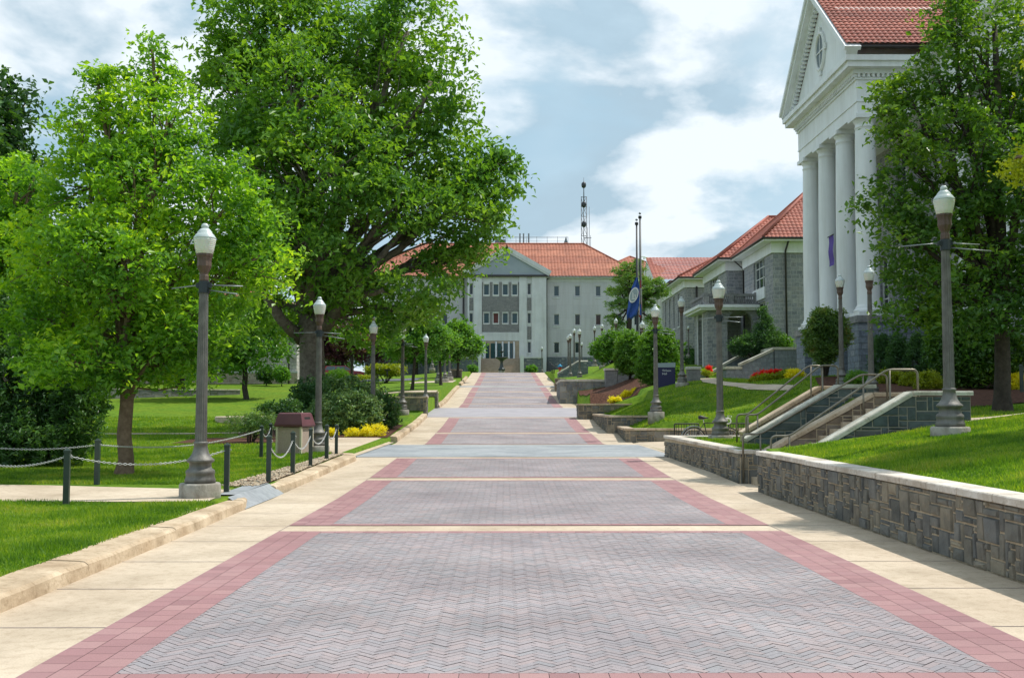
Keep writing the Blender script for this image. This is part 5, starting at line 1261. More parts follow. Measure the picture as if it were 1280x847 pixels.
# stone steps / terrace left of portico
st=empty('entrance_stair',label='grey blue stone terrace wall with two sloping stair cheeks, left of the portico',cat='stair')
y=64.0
def slab(x0p,x1p,pyt,y,zb,name,mat,d=.5,over=0):
    a=P(x0p,pyt,y);b=P(x1p,pyt,y); m=MB(); m.box(a.x,b.x,y,y+d,zb,a.z); m.build(name,mat,st); m=MB(); m.box(a.x-.08,b.x+.08,y-.08,y+d+.08,a.z+.003,a.z+.16); m.build('coping',M['coping_green'],st)
slab(968,1060,437,62.5,2.8,'terrace_wall',M['stairstone'],3)
def slope(x0p,y0p,x1p,y1p,y,zb,d=.5):
    a=P(x0p,y0p,y);b=P(x1p,y1p,y); m=MB(); prof=[(a.x,zb),(b.x,zb),(b.x,b.z),(a.x,a.z)]
    V=[(p[0],y,p[1]) for p in prof]+[(p[0],y+d,p[1]) for p in prof]; m.add(V,[(i,(i+1)%4,(i+1)%4+4,i+4) for i in range(4)]+[(3,2,1,0),(4,5,6,7)]); recalc(m.build('stair_cheek',M['stairstone'],st))
    m=MB(); U=Vector((b.x-a.x,0,b.z-a.z)); L=U.length; U.normalize(); up=Vector((-U.z,0,U.x)); m.obox((a.x,y-.08,a.z),U,(0,1,0),up,L,d+.16,.15); recalc(m.build('coping',M['coping_green'],st))
slope(926,457,967,438.5,62.45,2.8); slab(908,926,461,62.4,2.8,'terrace_wall',M['stairstone'],1)
slope(902,459,924,447,67.5,2.8); slab(924,946,446,67.45,2.8,'terrace_wall',M['stairstone'],.6); slope(885,469,903,459.5,67.4,2.8); slab(876,885,466,66,2.8,'terrace_wall',M['stairstone'],1)
m=MB()
for k in range(12): m.box(P(905,450,63.2).x+k*.32,P(968,450,63.2).x,63.0,67.3,3.0,3.35+k*.17)
m.build('steps',M['greystone'],st)
# left building (light limestone)
lb=empty('building',label='pale limestone building glimpsed behind the big tree trunk on the left',cat='building')
yl=100; xr_=P(371,440,yl).x; zb=3.2
facade(lb,(xr_-34,yl,zb),(1,0,0),34,8,[(k*5+2,k*5+3.6,a,a+2.2) for k in range(6) for a in (1.8,5)],M['whitestone'],mull=(2,3)); facade(lb,(xr_,yl,zb),(0,1,0),14,8,[],M['whitestone'])
m=MB(); m.box(xr_-34,xr_+.1,yl-.15,yl-.004,zb,P(300,466,yl).z); m.build('tan_base_course',M['tanstone'],lb); m=MB(); m.box(xr_-34,xr_+.14,yl-.2,yl-.002,P(300,466,yl).z+.003,P(300,463.5,yl).z); m.build('water_table',M['band'],lb)
pipe(lb,[(P(362,440,yl).x,yl-.25,zb),(P(362,440,yl).x,yl-.25,zb+7.7)],.08)
hiproof(lb,xr_-34,xr_,yl,yl+14,zb+8,zb+11,ov=.6,tm='tile_red',tw=.5,cl=.7,seg=3)
# ------------------------------------------------------------------ vegetation
def leafarray(C,size,r,asp=.55,up=.55,fold=.25,droop=0.3):
    """C (n,3) leaf centres -> verts, faces; each leaf a folded diamond of two triangles"""
    n=len(C); nr=r.normal(size=(n,3)); nr[:,2]=np.abs(nr[:,2])+up; nr/=np.linalg.norm(nr,axis=1)[:,None]
    a=r.normal(size=(n,3)); a[:,2]-=droop; a-=nr*(a*nr).sum(1)[:,None]; a/=np.linalg.norm(a,axis=1)[:,None]+1e-9
    b=np.cross(nr,a); s=(size*r.choice([.55,.8,1.0,1.35],n)*r.uniform(.8,1.2,n))[:,None]
    p0=C-a*s*.5; p2=C+a*s*.5-nr*s*.12; m=C-a*s*.06+nr*s*fold*.4
    p1=m+b*s*asp*.5; p3=m-b*s*asp*.5
    V=np.stack([p0,p1,p2,p3],1).reshape(-1,3); i=np.arange(n)[:,None]*4
    F_=np.concatenate([i+np.array([0,1,2]),i+np.array([0,2,3])],1).reshape(-1,3)
    return V,F_
def clumps(lobes,nc,r,shell=.5,zmin=None,jit=.12):
    L=np.array(lobes,dtype=float); w=(L[:,3]*L[:,4]*L[:,5])**.62; w/=w.sum(); k=r.choice(len(L),nc,p=w)
    d=r.normal(size=(nc,3)); d/=np.linalg.norm(d,axis=1)[:,None]
    rad=shell+(1-shell)*np.sqrt(r.uniform(0,1,nc)); rad*=1+r.normal(0,jit,nc)
    C=L[k,:3]+d*L[k,3:6]*rad[:,None]
    return C,k
def crownmesh(name,lobes,nc,per,cs,leaf,mat,seed,parent=None,shell=.5,flat=.5,asp=.55,up=.5,droop=.3,density=.0,**k):
    r=np.random.RandomState(seed); C,kk=clumps(lobes,nc,r,shell)
    sz=cs*r.uniform(.5,1.35,nc); off=r.normal(size=(nc,per,3)); off/= (np.linalg.norm(off,axis=2)[...,None]+1e-6); off*=(r.uniform(0,1,(nc,per))**.5)[...,None]
    off[...,2]*=flat; keep=r.uniform(size=(nc,per))<(.55+.45*r.uniform(size=(nc,1)))
    # every clump leans its own way
    tilt=r.normal(0,.35,size=(nc,1,2)); off[...,2]+=(off[...,:2]*tilt).sum(-1)-.25*(off[...,0]**2+off[...,1]**2)
    Pn=(C[:,None]+off*sz[:,None,None])[keep]
    V,F_=leafarray(Pn,leaf,r,asp=asp,up=up,droop=droop)
    base=np.array(parent.location) if parent else np.zeros(3)
    o=npmesh(name,V-base,F_,mat,parent,**k); return o,C,kk
def bezier(a,b,sag,r,n=7,wob=.08):
    a=np.array(a,float);b=np.array(b,float);L=np.linalg.norm(b-a); m=a*.45+b*.55+np.array([0,0,sag*L])+r.normal(0,wob,3)*L*.3
    return [tuple(a*(1-t)**2+m*2*t*(1-t)+b*t*t+ (r.normal(0,.012,3)*L if 0<t<1 else 0)) for t in np.linspace(0,1,n)]
def tree(label,cat,px,y,tr,forkpx,lobes,nc,per,cs,leaf,mat,bark,seed,group=None,dr=1.0,shell=.5,twigs=.25,z=None,name='tree',flat=.5,lean=0,limbs=None,up=.5,asp=.55,hfork=None,droop=.3,lobescale=1,tw=.022):
    """lobes measured as (px,py,rpx,rpy,dy) in the photograph, dy metres nearer/farther; real ellipsoids"""
    r=np.random.RandomState(seed); x=XP(px,y); z=H(x,y) if z is None else z
    t=empty(name,(x,y,z),label=label,cat=cat,group=group); s=y/F; W=[]
    for (a,b,rx,ry,*dd) in lobes:
        dy=dd[0] if dd else 0; p=P(a,b,y); W.append((p.x,y+dy,p.z,rx*s,rx*s*dr,ry*s))
    fz=P(forkpx[0],forkpx[1],y); fork=np.array([fz.x,y,fz.z])
    o,C,kk=crownmesh('crown',W,nc,per,cs,leaf,mat,seed+1,t,shell,flat,up=up,asp=asp,droop=droop)
    m=MB(); base=np.array((x,y,z)); B=lambda pts:[tuple(np.array(p)-base) for p in pts]
    tp=[(x,y,z-.3),(x,y,z+.02)]+[tuple(np.array((x,y,z))*(1-q)+fork*q+np.array([r.normal(0,tr*.15),r.normal(0,tr*.15),0])) for q in (.15,.4,.7)]+[tuple(fork)]
    m.tube(B(tp),[tr*1.7,tr*1.4,tr*1.08,tr,tr*.93,tr*.95],14)
    ends=[]
    for i,q in enumerate(W):
        c=np.array(q[:3]); pts=bezier(fork,c,.06 if c[2]>fork[2]+1 else .12,r,8); vol=min(1,.35+.65*q[3]*q[5]/max(a[3]*a[5] for a in W))
        m.tube(B(pts),list(np.linspace(tr*.62*vol+.02,tr*.16+.01,8)),8); ends.append(pts)
    n=int(nc*twigs); sel=r.choice(nc,n,replace=False)
    for j in sel:
        pts=ends[kk[j]]; q=pts[r.randint(3,8)]; e=C[j]
        m.tube(B(bezier(q,e,.05,r,5)),list(np.linspace(tr*.10+.012,tw*.35,5)),4)
    if limbs:
        for (pts,ra,rb_) in limbs:
            pp=[tuple(P(a,b,y+c)) for a,b,c in pts]; m.tube(B(pp),list(np.linspace(ra,rb_,len(pp))),9)
    m.build('trunk',M[bark],t); return t
# young maple, near left
maple_lobes=[(150,120,42,42,0),(195,85,22,38,.2),(95,150,34,44,.3),(215,150,50,60,-.3),(110,230,60,70,.4),(205,240,80,80,-.6),(160,190,60,60,.9),(285,260,55,60,-.2),(325,320,50,50,0),(270,345,60,52,.8),(175,330,90,70,-.9),(85,320,68,70,-.2),(60,400,60,45,.2),(150,415,90,45,.5),(250,410,65,42,-.3),(120,455,80,30,-.8),(215,455,60,26,.3),(190,60,12,18,0),(120,85,14,22,.1)]
tree('young maple with bright yellow green leaves and slim trunk left of the near lamp','tree',157,23.6,.16,(160,470),maple_lobes,1250,54,.46,.14,M['leaf_maple'],'bark_brown',11,dr=.95,shell=.45,twigs=.2,name='maple_tree',
 limbs=[([(162,505,0),(172,485,.1),(200,487,.3),(225,483,.5)],.035,.015),([(158,500,0),(174,470,-.2),(195,440,-.4)],.07,.03)])
# big old tree
big=[(330,30,75,55,0),(290,60,48,48,1),(375,55,60,60,-1),(445,40,60,60,1),(510,40,60,55,0),(540,110,50,60,-1),(455,120,85,70,2),(380,150,80,70,-3),(300,120,60,60,0),(330,220,70,60,-2),(420,230,90,70,-4),(500,200,80,60,0),(560,190,60,50,1),(605,225,42,40,0),(575,270,55,48,-1),(505,268,62,34,-3),(405,315,66,46,-4),(350,300,60,50,-1),(562,322,36,36,0),(485,368,76,22,-2),(520,388,40,18,0),(430,395,80,36,1),(330,375,50,40,2),(600,290,32,36,1),(625,205,18,20,0)]
tree('huge old tree with a thick forked grey trunk, tallest on the left of the path','tree',390,50,.64,(388,395),big,1500,60,1.12,.30,M['leaf_big'],'bark',21,dr=.9,shell=.62,twigs=.2,name='old_tree',flat=.42,droop=.9,tw=.04,
 limbs=[([(378,425,0),(352,400,-1),(335,375,-1),(322,340,-1)],.34,.14),([(398,420,0),(425,380,-1),(465,335,-2),(500,290,-2)],.36,.10),([(395,410,0),(405,330,1),(430,250,1),(470,180,1)],.45,.14),([(385,400,0),(362,310,1),(345,220,0),(330,120,0)],.42,.12)])
# oak on the right
oak=[(1235,40,70,60,0),(1200,20,35,40,.5),(1170,95,55,35,0),(1120,120,32,26,-.2),(1105,145,22,35,0),(1240,130,80,55,.8),(1170,180,75,45,-.6),(1115,240,42,34,.2),(1190,260,85,42,.5),(1260,230,70,60,-.8),(1125,300,52,34,-.3),(1210,330,90,40,.3),(1150,355,66,28,-.5),(1260,350,70,45,.6),(1140,390,50,18,.2),(1230,400,70,26,-.4),(1300,130,60,110,.3),(1310,300,60,90,0)]
tree('dark green oak with a straight brown trunk on the right lawn behind the big lamp','tree',1253,26,.19,(1252,380),oak,850,50,.50,.16,M['leaf_right'],'bark_dark',31,dr=.9,shell=.4,twigs=.12,name='oak_tree',
 limbs=[([(1253,410,0),(1250,250,0),(1247,120,0),(1243,30,0)],.16,.06),([(1255,425,0),(1270,408,-.1),(1290,408,-.2)],.035,.02)])
# golden branch tree at far right (outside the frame, one branch reaches in)
tree('golden leaved tree at the right edge, only a few yellow branch tips reaching in','tree',1475,17.5,.14,(1440,260),[(1272,196,16,12,0),(1286,214,22,14,.1),(1320,195,40,30,0),(1380,200,80,60,0),(1440,120,110,90,.3),(1490,220,110,90,-.3),(1420,60,100,80,.8),(1347,15,52,60,0),(1395,70,75,60,0),(1385,-70,80,70,0),(1430,-30,90,70,-.5)],2200,40,.30,.09,M['leaf_yellow'],'bark_brown',41,shell=.3,twigs=.2,name='golden_tree')
# background trees, left
def bgtree(label,px,y,base,fork,lobes,nc,leaf,mat,bark,seed,tr=.25,cs=.9,**k): return tree(label,'tree',px,y,tr,fork,lobes,nc,40,cs,leaf,M[mat],bark,seed,group=k.pop('group','trees in the background on the left'),twigs=.1,name=k.pop('name','tree'),z=base,tw=.05,**k)
bgtree('dark green tree at the left edge rising above the others',5,36,.4,(0,420),[(5,140,38,50),(0,210,55,50),(-40,180,60,90),(20,250,45,50),(-10,330,60,60)],420,.26,'leaf_dark','bark_dark',51,cs=.75)
bgtree('bright green leafy tree at the left edge, lower than the dark one behind it',-20,28,.3,(-10,430),[(20,240,44,45),(0,300,50,50),(35,330,42,50),(10,390,55,45),(-50,300,60,90)],500,.17,'leaf_maple','bark_brown',52,cs=.5)
bgtree('mid green tree with a thin trunk in front of the pale stone building',308,76,1.9,(305,455),[(265,440,40,30),(310,430,50,34),(290,400,50,32),(330,395,40,26),(255,405,40,30)],520,.30,'leaf_mid','bark_dark',53,tr=.2,cs=.9)
for i,(px,y,b,lab) in enumerate([(225,86,3,'tree behind the near lamp pole far across the lawn'),(70,80,3,'tree far across the lawn behind the dark evergreen'),(150,84,3.4,'tree far behind the maple trunk'),(-40,78,3,'tree beyond the left edge of the lawn')]):
    bgtree(lab,px,y,b,(px,440),[(px,390,65,50),(px-40,410,50,46),(px+42,405,50,46),(px+5,345,50,45),(px-10,440,62,30)],520,.4,'leaf_mid' if i%2 else 'leaf_dark','bark_dark',60+i,tr=.35,cs=1.4)
# dark evergreen shrub, near left
def shrub(name,label,cat,px,y,lobes,nc,per,cs,leaf,mat,seed,group=None,shell=.75,dr=1,flat=.7,z=None,up=.4,droop=.2,asp=.55,kind=None):
    x=XP(px,y); z=H(x,y) if z is None else z; s=y/F; W=[]
    for (a,b,rx,ry,*dd) in lobes: p=P(a,b,y); W.append((p.x,y+(dd[0] if dd else 0),p.z,rx*s,rx*s*dr,ry*s))
    if name in('yellow_flowers','cushion_shrub') and len(W)==1: q=W[0]; W=[(q[0],q[1],z+q[5]*.75,q[3],q[4],q[5])]
    t=empty(name,(x,y,z),label=label,cat=cat,group=group)
    o,C,kk=crownmesh('foliage',W,nc,per,cs,leaf,mat,seed,t,shell,flat,up=up,droop=droop,asp=asp)
    r=np.random.RandomState(seed+7); m=MB()
    for q in W:
        for k in range(3): m.tube([( (r.normal(0,.05)),(r.normal(0,.05)),-.1),(q[0]-x+r.normal(0,.2)*q[3],q[1]-y,q[2]-z)],[.03+.02*q[3],.012],5)
    m.build('stem',M['bark_dark'],t); return t
shrub('evergreen_shrub','large dark evergreen shrub filling the lower left edge behind the chain','shrub',50,26.5,[(20,500,70,75,0),(75,470,55,70,.4),(-20,450,60,90,0),(100,520,36,48,-.3),(45,545,75,34,-.4),(110,490,24,30,-.2),(60,420,60,40,.5)],1500,44,.26,.14,M['leaf_dark'],71,dr=.7,asp=.3,shell=.5)
for i,(a,b,rx,ry,lab) in enumerate([(35,505,22,26,'pale fresh shoots of an evergreen, upper clump in front of the dark shrub'),(82,553,30,24,'pale fresh evergreen shoots just above the left chain')]): pass
# bushes by the second lamp
shrub('rounded_bush','big glossy rounded bush behind the second lamp, right hand clump','bush',430,45.2,[(432,520,42,28,0),(448,515,27,25,-.3),(408,522,25,24,-.2)],900,40,.20,.115,M['leaf_bush'],81,dr=.8,shell=.8)
shrub('rounded_bush','dark glossy bush directly behind the second lamp pole, left hand clump','bush',388,46.0,[(388,505,24,30,0),(380,520,20,24,0)],240,36,.26,.13,M['leaf_dark'],82,dr=.8,shell=.8)
shrub('rounded_bush','darker taller bush at the back between the second and third lamps','bush',425,48.4,[(425,492,50,22,0),(405,500,40,24,0),(460,503,28,22,0)],360,36,.3,.15,M['leaf_bush'],83,dr=.6,shell=.8)
shrub('rounded_bush','small dark bush between the glossy bush and the low stone wall','bush',484,47.3,[(484,515,16,20,0),(476,520,12,15,0)],160,34,.22,.12,M['leaf_dark'],84,dr=.8,shell=.7)
shrub('low_shrub','low dark spreading shrub on the mulch left of the bin','shrub',352,41.5,[(345,512,20,8,0),(362,510,16,9,0)],110,34,.24,.12,M['leaf_dark'],85,dr=.8)
shrub('low_shrub','grey green grassy shrub left of the bin on the lawn mulch','shrub',312,38.2,[(312,528,26,11,0),(330,526,20,10,0)],150,34,.22,.12,M['leaf_bush'],86,dr=.8,asp=.2)
# yellow flowers left
for i,(px,py,rx,ry,y,lab) in enumerate([(470,538,14,9,43.5,'yellow flower clump nearest the kerb, upper part'),(459,545,11,7,43.2,'yellow flower clump nearest the road corner, lower part'),(441,543,10,6,43.2,'yellow flower clump in the middle of the left mulch bed'),(414,540,7,6,43.4,'small yellow flower clump right of the green posts'),(355,527,6,5,43.2,'small yellow flower patch behind the bin')]):
    shrub('yellow_flowers',lab,'flowers',px,y,[(px,py,rx,ry,0)],110,30,.12,.06,M['petal_yellow'],90+i,group='yellow flower clumps in the left mulch bed',shell=.4)
# right: round bushes
shrub('round_bush','egg shaped bright green bush behind the blue sign, nearest of the two','bush',823,63,[(823,448,27,35,0),(823,430,18,20,0),(823,462,26,16,0)],1500,40,.2,.13,M['leaf_hedge'],101,shell=.85)
shrub('round_bush','egg shaped bright green bush left of the one by the sign','bush',788,72,[(788,440,18,24,0),(788,450,19,16,0)],900,40,.2,.14,M['leaf_hedge'],102,shell=.85)
shrub('pale_shrub','loose light green shrub left of the round bushes below the pine','shrub',765,88,[(765,432,17,16,0),(752,438,12,14,0),(778,428,14,16,0)],300,36,.45,.24,M['leaf_hedge'],103,shell=.6)
# yellow flowers right
for i,(px,py,rx,ry,y,lab) in enumerate([(784,483,8,4.5,62,'yellow flower clump on the mulch, upper left of the pair'),(796,482,7.5,4.5,62.5,'yellow flower clump on the mulch, right of the pair'),(769,492,8,4,59,'single yellow flower clump in the middle of the mulch slope'),(750,500,10,4,57.9,'lowest yellow flower clump just above the flat wall')]):
    shrub('yellow_flowers',lab,'flowers',px,y,[(px,py,rx,ry,0)],110,30,.15,.09,M['petal_yellow'],110+i,group='yellow flower clumps on the right mulch slope',shell=.4)
# pine behind flags
tree('spreading pine with layered boughs and dark trunk, behind the two flagpoles','tree',786,100,.28,(787,385),[(785,338,18,9,0),(790,350,26,8,0),(776,362,20,7,1),(800,362,16,7,-1),(772,380,14,8,0),(792,378,14,8,0),(818,352,14,6,0),(815,366,20,7,0),(828,362,9,5,0),(768,398,10,7,0),(812,380,12,7,1),(800,330,10,7,0),(775,408,9,6,0),(815,400,12,7,0)],520,30,.55,.32,M['leaf_pine'],'bark_dark',121,name='pine_tree',dr=.8,flat=.3,shell=.35,twigs=.25,asp=.22,limbs=[([(787,390,0),(800,380,0),(815,368,0),(828,362,0)],.16,.06)],tw=.04)
# small conifer, myrtle, podium shrubs
shrub('conifer_shrub','dark pointed conifer shrub before the arched porch, left of the portico','shrub',950,66.5,[(957,408,9,18,0),(957,425,20,16,0),(940,430,24,12,0),(970,428,12,14,0),(925,433,12,9,0),(955,388,3,10,0)],560,36,.36,.2,M['leaf_dark'],131,shell=.5,asp=.25)
shrub('low_shrub','small bright shrub between the conifer and the first column pedestal','shrub',981,66,[(981,430,8,8,0)],60,34,.3,.2,M['leaf_hedge'],132)
shrub('flowering_shrub','multi stemmed shrub with reddish tips in front of the column pedestals','shrub',1033,47.2,[(1033,405,20,18,0),(1020,420,16,20,0),(1045,420,17,22,0),(1030,440,18,14,0),(1025,392,9,10,0),(1052,398,8,11,0)],520,36,.26,.16,M['leaf_myrtle'],133,shell=.5,asp=.35)
for i,(px,lab) in enumerate([(1102,'left'),(1122,'second'),(1147,'third'),(1165,'fourth')]):
    shrub('arborvitae',lab+' of the row of dark cone shaped evergreens along the stone podium' if i else 'leftmost dark cone shaped evergreen at the corner of the stone podium','evergreen',px,44.5-i*.8,[(px,452,13,27,0),(px,432,9,16,0)],260,36,.2,.12,M['leaf_dark'],140+i,group='cone shaped evergreens along the podium',shell=.85,asp=.3)
shrub('large_bush','big leafy dark bush in front of the podium, behind the oak trunk','bush',1215,38,[(1215,445,42,34,0),(1190,430,28,30,0),(1250,440,30,38,0),(1225,415,30,22,0)],800,40,.3,.16,M['leaf_right'],151,shell=.75,dr=.8)
for i,(px,py,rx,ry,y,mt,lab) in enumerate([(1072,466,13,9,41,'leaf_hedge','low green cushion shrub right of the thin lamp pair'),(1113,463,14,9,40.6,'leaf_lime','yellow green cushion shrub, left of two before the evergreens'),(1140,468,13,9,39,'leaf_lime','yellow green cushion shrub in the middle of the podium bed'),(1160,472,14,12,36.5,'leaf_lime','yellow green cushion shrub nearest the big right lamp'),
   (1269,472,13,11,37,'petal_yellow','bright yellow shrub right of the oak trunk'),(993,467,9,6.5,50,'petal_yellow','bright yellow shrub beside the red flowers'),(981,466,6,6,50.5,'leaf_lime','small yellow green shrub between red flowers and the yellow shrub')]):
    shrub('cushion_shrub',lab,'shrub',px,y,[(px,py,rx,ry,0)],200,36,.2,.1,M[mt],160+i,group='low cushion shrubs in the podium bed' ,shell=.7,asp=.4)
# red flowers
for i,(px,py,rx,y) in enumerate([(945,470,6,51.5),(954,467,5,51.5),(963,466,6,51),(972,465,5,51),(868,466,3,58),(886,461,3,60)]):
    labs=['red flowers at the left end of the row by the terrace wall','red flowers, second clump of the row by the terrace wall','red flowers in the middle of the row by the terrace wall','red flowers next to the small yellow green shrub','lone red flower clump near the grey stone pier','small red flower clump below the stair cheek']
    shrub('red_flowers',labs[i],'flowers',px,y,[(px,py,rx,3.2,0)],60,26,.14,.09,M['petal_red'],180+i,group='red flower clumps before the terrace',shell=.3)
    shrub('flower_foliage',['pale green leaves below the leftmost red flowers','pale green leaves below the second red flowers','pale green leaves below the middle red flowers','pale green leaves beside the yellow green shrub','pale leaves below the lone red flowers near the pier','pale leaves below the small red flowers at the stair cheek'][i],'plant',px-2,y-.3,[(px-2,py+5,rx+2,3,0)],60,26,.16,.1,M['leaf_lime'],190+i,group='leafy clumps below the red flowers',shell=.3)
# hedges at far right buildings
for i,(px,y) in enumerate([(868,92),(874,89),(881,86),(861,95),(890,82)]):
    shrub('arborvitae',['dark evergreen before the far hall, second from left','dark evergreen before the far hall, middle one','dark evergreen before the far hall next to the porch pier','dark evergreen before the far hall, leftmost one','dark evergreen right of the porch pier'][i],'evergreen',px,y,[(px,448,7,12,0)],90,34,.35,.22,M['leaf_dark'],200+i,group='evergreens before the far halls',shell=.85,asp=.3)
# small trees left near lamps
tree('small tree with slim dark trunk between the fourth and fifth left lamps','tree',515,78,.12,(519,445),[(515,425,34,18,0),(500,415,20,20,0),(540,420,22,20,0),(520,400,26,16,0),(495,435,14,10,0)],480,36,.6,.26,M['leaf_mid'],'bark_dark',211,group='small trees along the left lamps',twigs=.15,tw=.03)
tree('small tree close to the far left lamp cluster, in front of the pale building','tree',572,112,.14,(573,452),[(572,428,24,18,0),(590,432,14,14,0),(560,440,14,12,0),(575,412,16,12,0)],420,36,.7,.34,M['leaf_mid'],'bark_dark',212,group='small trees along the left lamps',twigs=.15,tw=.03)
tree('small tree whose crown hides the tops of the far left lamps','tree',551,88,.12,(550,450),[(551,430,14,18,0),(544,420,14,14,0),(560,424,10,12,0)],240,36,.6,.3,M['leaf_mid'],'bark_dark',213,group='small trees along the left lamps',twigs=.15,tw=.03)
tree('thin young tree with a black trunk left of the third lamp','tree',440,84,.13,(440,440),[(440,425,20,14,0),(432,418,14,10,0)],150,34,.6,.28,M['leaf_purple'],'bark_dark',214,group='purple leaved trees',twigs=.1,tw=.03)
for i,(px,y,lb) in enumerate([(428,112,'purple leaved tree behind the red car, left one'),(470,108,'purple leaved tree right of the red car'),(398,118,'purple leaved tree beside the big tree trunk')]):
    tree(lb,'tree',px,y,.2,(px,448),[(px,430,28,20,0),(px-14,420,22,18,0),(px+14,424,22,18,0),(px,410,24,14,0)],420,34,.8,.36,M['leaf_purple'],'bark_dark',221+i,group='purple leaved trees',twigs=.08,tw=.04)
shrub('round_shrub','pale green grassy mound shrub in front of the red car','shrub',424,96,[(424,469,14,6,0)],150,34,.4,.22,M['leaf_hedge'],231,asp=.2)
shrub('hedge','bright yellow green hedge right of the third lamp far across the lawn','hedge',482,100,[(482,462,20,5,0),(470,463,12,4,0),(495,462,12,5,0)],260,34,.4,.22,M['leaf_lime'],232)
shrub('flower_bed','pale yellow green strip of plants below the hood of the red car','flowers',455,95,[(455,471,13,1.2,0)],90,30,.2,.14,M['leaf_lime'],233)
shrub('low_shrub','small green shrub left of the entrance steps','shrub',591,142,[(591,461,5,4,0)],60,30,.4,.26,M['leaf_mid'],234)
shrub('low_shrub','small green shrub right of the entrance steps','shrub',664,143,[(664,461,6,3,0)],60,30,.4,.26,M['leaf_mid'],235)
shrub('small_shrub','round green shrub before the pale building near the tree trunk','shrub',352,95,[(352,466,7,9,0)],80,30,.4,.24,M['leaf_mid'],236)
shrub('small_shrub','dark round shrub before the tan wall left of the other shrub','shrub',333,96,[(333,468,9,7,0)],80,30,.4,.24,M['leaf_dark'],237)
shrub('dark_hedge','dark hedge behind the red car','hedge',415,122,[(405,457,14,8,0),(425,457,12,7,0)],120,30,.7,.4,M['leaf_dark'],238)
# far trees closing the horizon
for i,(px,y,b,lab) in enumerate([(520,150,6,'far tree left of the end building behind the small trees'),(470,160,6,'far tree behind the purple trees'),(400,150,6,'far tree behind the big trunk'),(845,170,6.5,'far tree between the end building and the far hall')]):
    w_=14 if i==3 else 34
    bgtree(lab,px,y,b,(px,450),[(px,430,w_,20),(px-18*w_/34,436,w_*.7,16),(px+18*w_/34,434,w_*.7,16)],260,.55,'leaf_mid','bark_dark',240+i,tr=.3,cs=1.6,group='trees far behind the lawn')
# ------------------------------------------------------------------ sign, flags, hydrant, fountain, tower, car
y=57.5; a=P(822,479,y); b=P(843.5,453,y); w=b.x-a.x; h=b.z-a.z
t=empty('campus_sign',(a.x,y,a.z),-.12,label='dark blue sign with grey top and white lettering beside the round bush',cat='sign')
m=MB(); m.box(0,w,0,.22,-.3,h-.27); pn=m.build('panel',M['navy'],t)
m=MB(); m.add([(-.02,-.03,h-.268),(w+.02,-.03,h-.268),(w+.02,.25,h-.268),(-.02,.25,h-.268),(-.02,-.03,h-.03),(w+.02,-.03,h),(w+.02,.25,h),(-.02,.25,h-.03)],[(0,3,2,1),(4,5,6,7),(0,1,5,4),(1,2,6,5),(2,3,7,6),(3,0,4,7)]); m.build('top_cap',M['signgrey'],t)
def text(s,size,loc,rot,mat,parent,name='lettering',ext=.004):
    c=bpy.data.curves.new(name,'FONT'); c.body=s; c.size=size; c.extrude=ext; o=bpy.data.objects.new(name,c); COL.objects.link(o)
    dg=bpy.context.evaluated_depsgraph_get(); me=bpy.data.meshes.new_from_object(o.evaluated_get(dg)); bpy.data.objects.remove(o); bpy.data.curves.remove(c)
    o=bpy.data.objects.new(name,me); COL.objects.link(o); me.materials.append(mat); o.parent=parent; o.location=loc; o.rotation_euler=rot; return o
text('Wilson',.17,(.26,-.012,h-.50),(math.pi/2,0,0),M['lettering'],pn); text('Hall',.17,(.26,-.012,h-.68),(math.pi/2,0,0),M['lettering'],pn)
# flagpoles
def pole(px,pytop,y,label):
    x=XP(px,y); top=P(px,pytop,y).z; z=H(x,y); t=empty('flagpole',(x,y,z),label=label,cat='flagpole',group='two flagpoles')
    m=MB(); m.tube([(0,0,-.2),(0,0,3),(0,0,top-z-.35)],[.12,.11,.065],10); m.build('pole',M['flagpole'],t)
    m=MB(); m.lathe([(.05,-.42),(.14,-.40),(.14,-.2),(.05,-.16)],10,(0,0,top-z)); m.build('truck',M['flagpole'],t)
    m=MB(); m.lathe([(.02,0),(.09,.04),(.11,.1),(.07,.17),(.02,.2)],10,(0,0,top-z-.08)); m.build('ball',M['alu'],t)
    m=MB(); m.tube([(.13,0,1.2),(.10,-.02,top-z-.4)],.012,4); m.build('halyard',M['flagwhite'],t)
pole(797.5,275,82,'left flagpole of the two, with the blue flag at half mast'); pole(801.8,267,83.5,'right and taller looking flagpole, with the red and white flag')
def flag(name,y,pts,mat,label,fold=.12,seed=0):
    """hanging cloth: pts list of (pxL,pxR,py) rows"""
    x=XP(pts[0][1],y); z=P(0,pts[0][2],y).z; t=empty(name,(x,y,z),label=label,cat='flag'); m=MB(); n=14; rows=[]
    for i in range(len(pts)-1):
        for q in range(4):
            f=q/4; rows.append([pts[i][k]*(1-f)+pts[i+1][k]*f for k in range(3)])
    rows.append(list(pts[-1])); V=[]
    for j,(l,r_,py) in enumerate(rows):
        for k in range(n+1):
            u=k/n; p=P(l+(r_-l)*u,py,y); V.append((p.x-x,fold*math.sin(u*9+j*.25+seed)*(1-u*.3),p.z-z-(.10*math.sin(u*7+1))*(j/len(rows))))
    m.add(V,[(j*(n+1)+k,j*(n+1)+k+1,(j+1)*(n+1)+k+1,(j+1)*(n+1)+k) for j in range(len(rows)-1) for k in range(n)],True); c=m.build('cloth',mat,t); return t,c,x,z
t,c,fx,fz=flag('flag',81.7,[(794.5,797.2,347),(790,799,358),(786.5,799.5,372),(784.5,798,384),(783,796,392),(783.5,789,398)],M['flagblue'],'blue state flag with a round white seal hanging at half mast on the left pole')
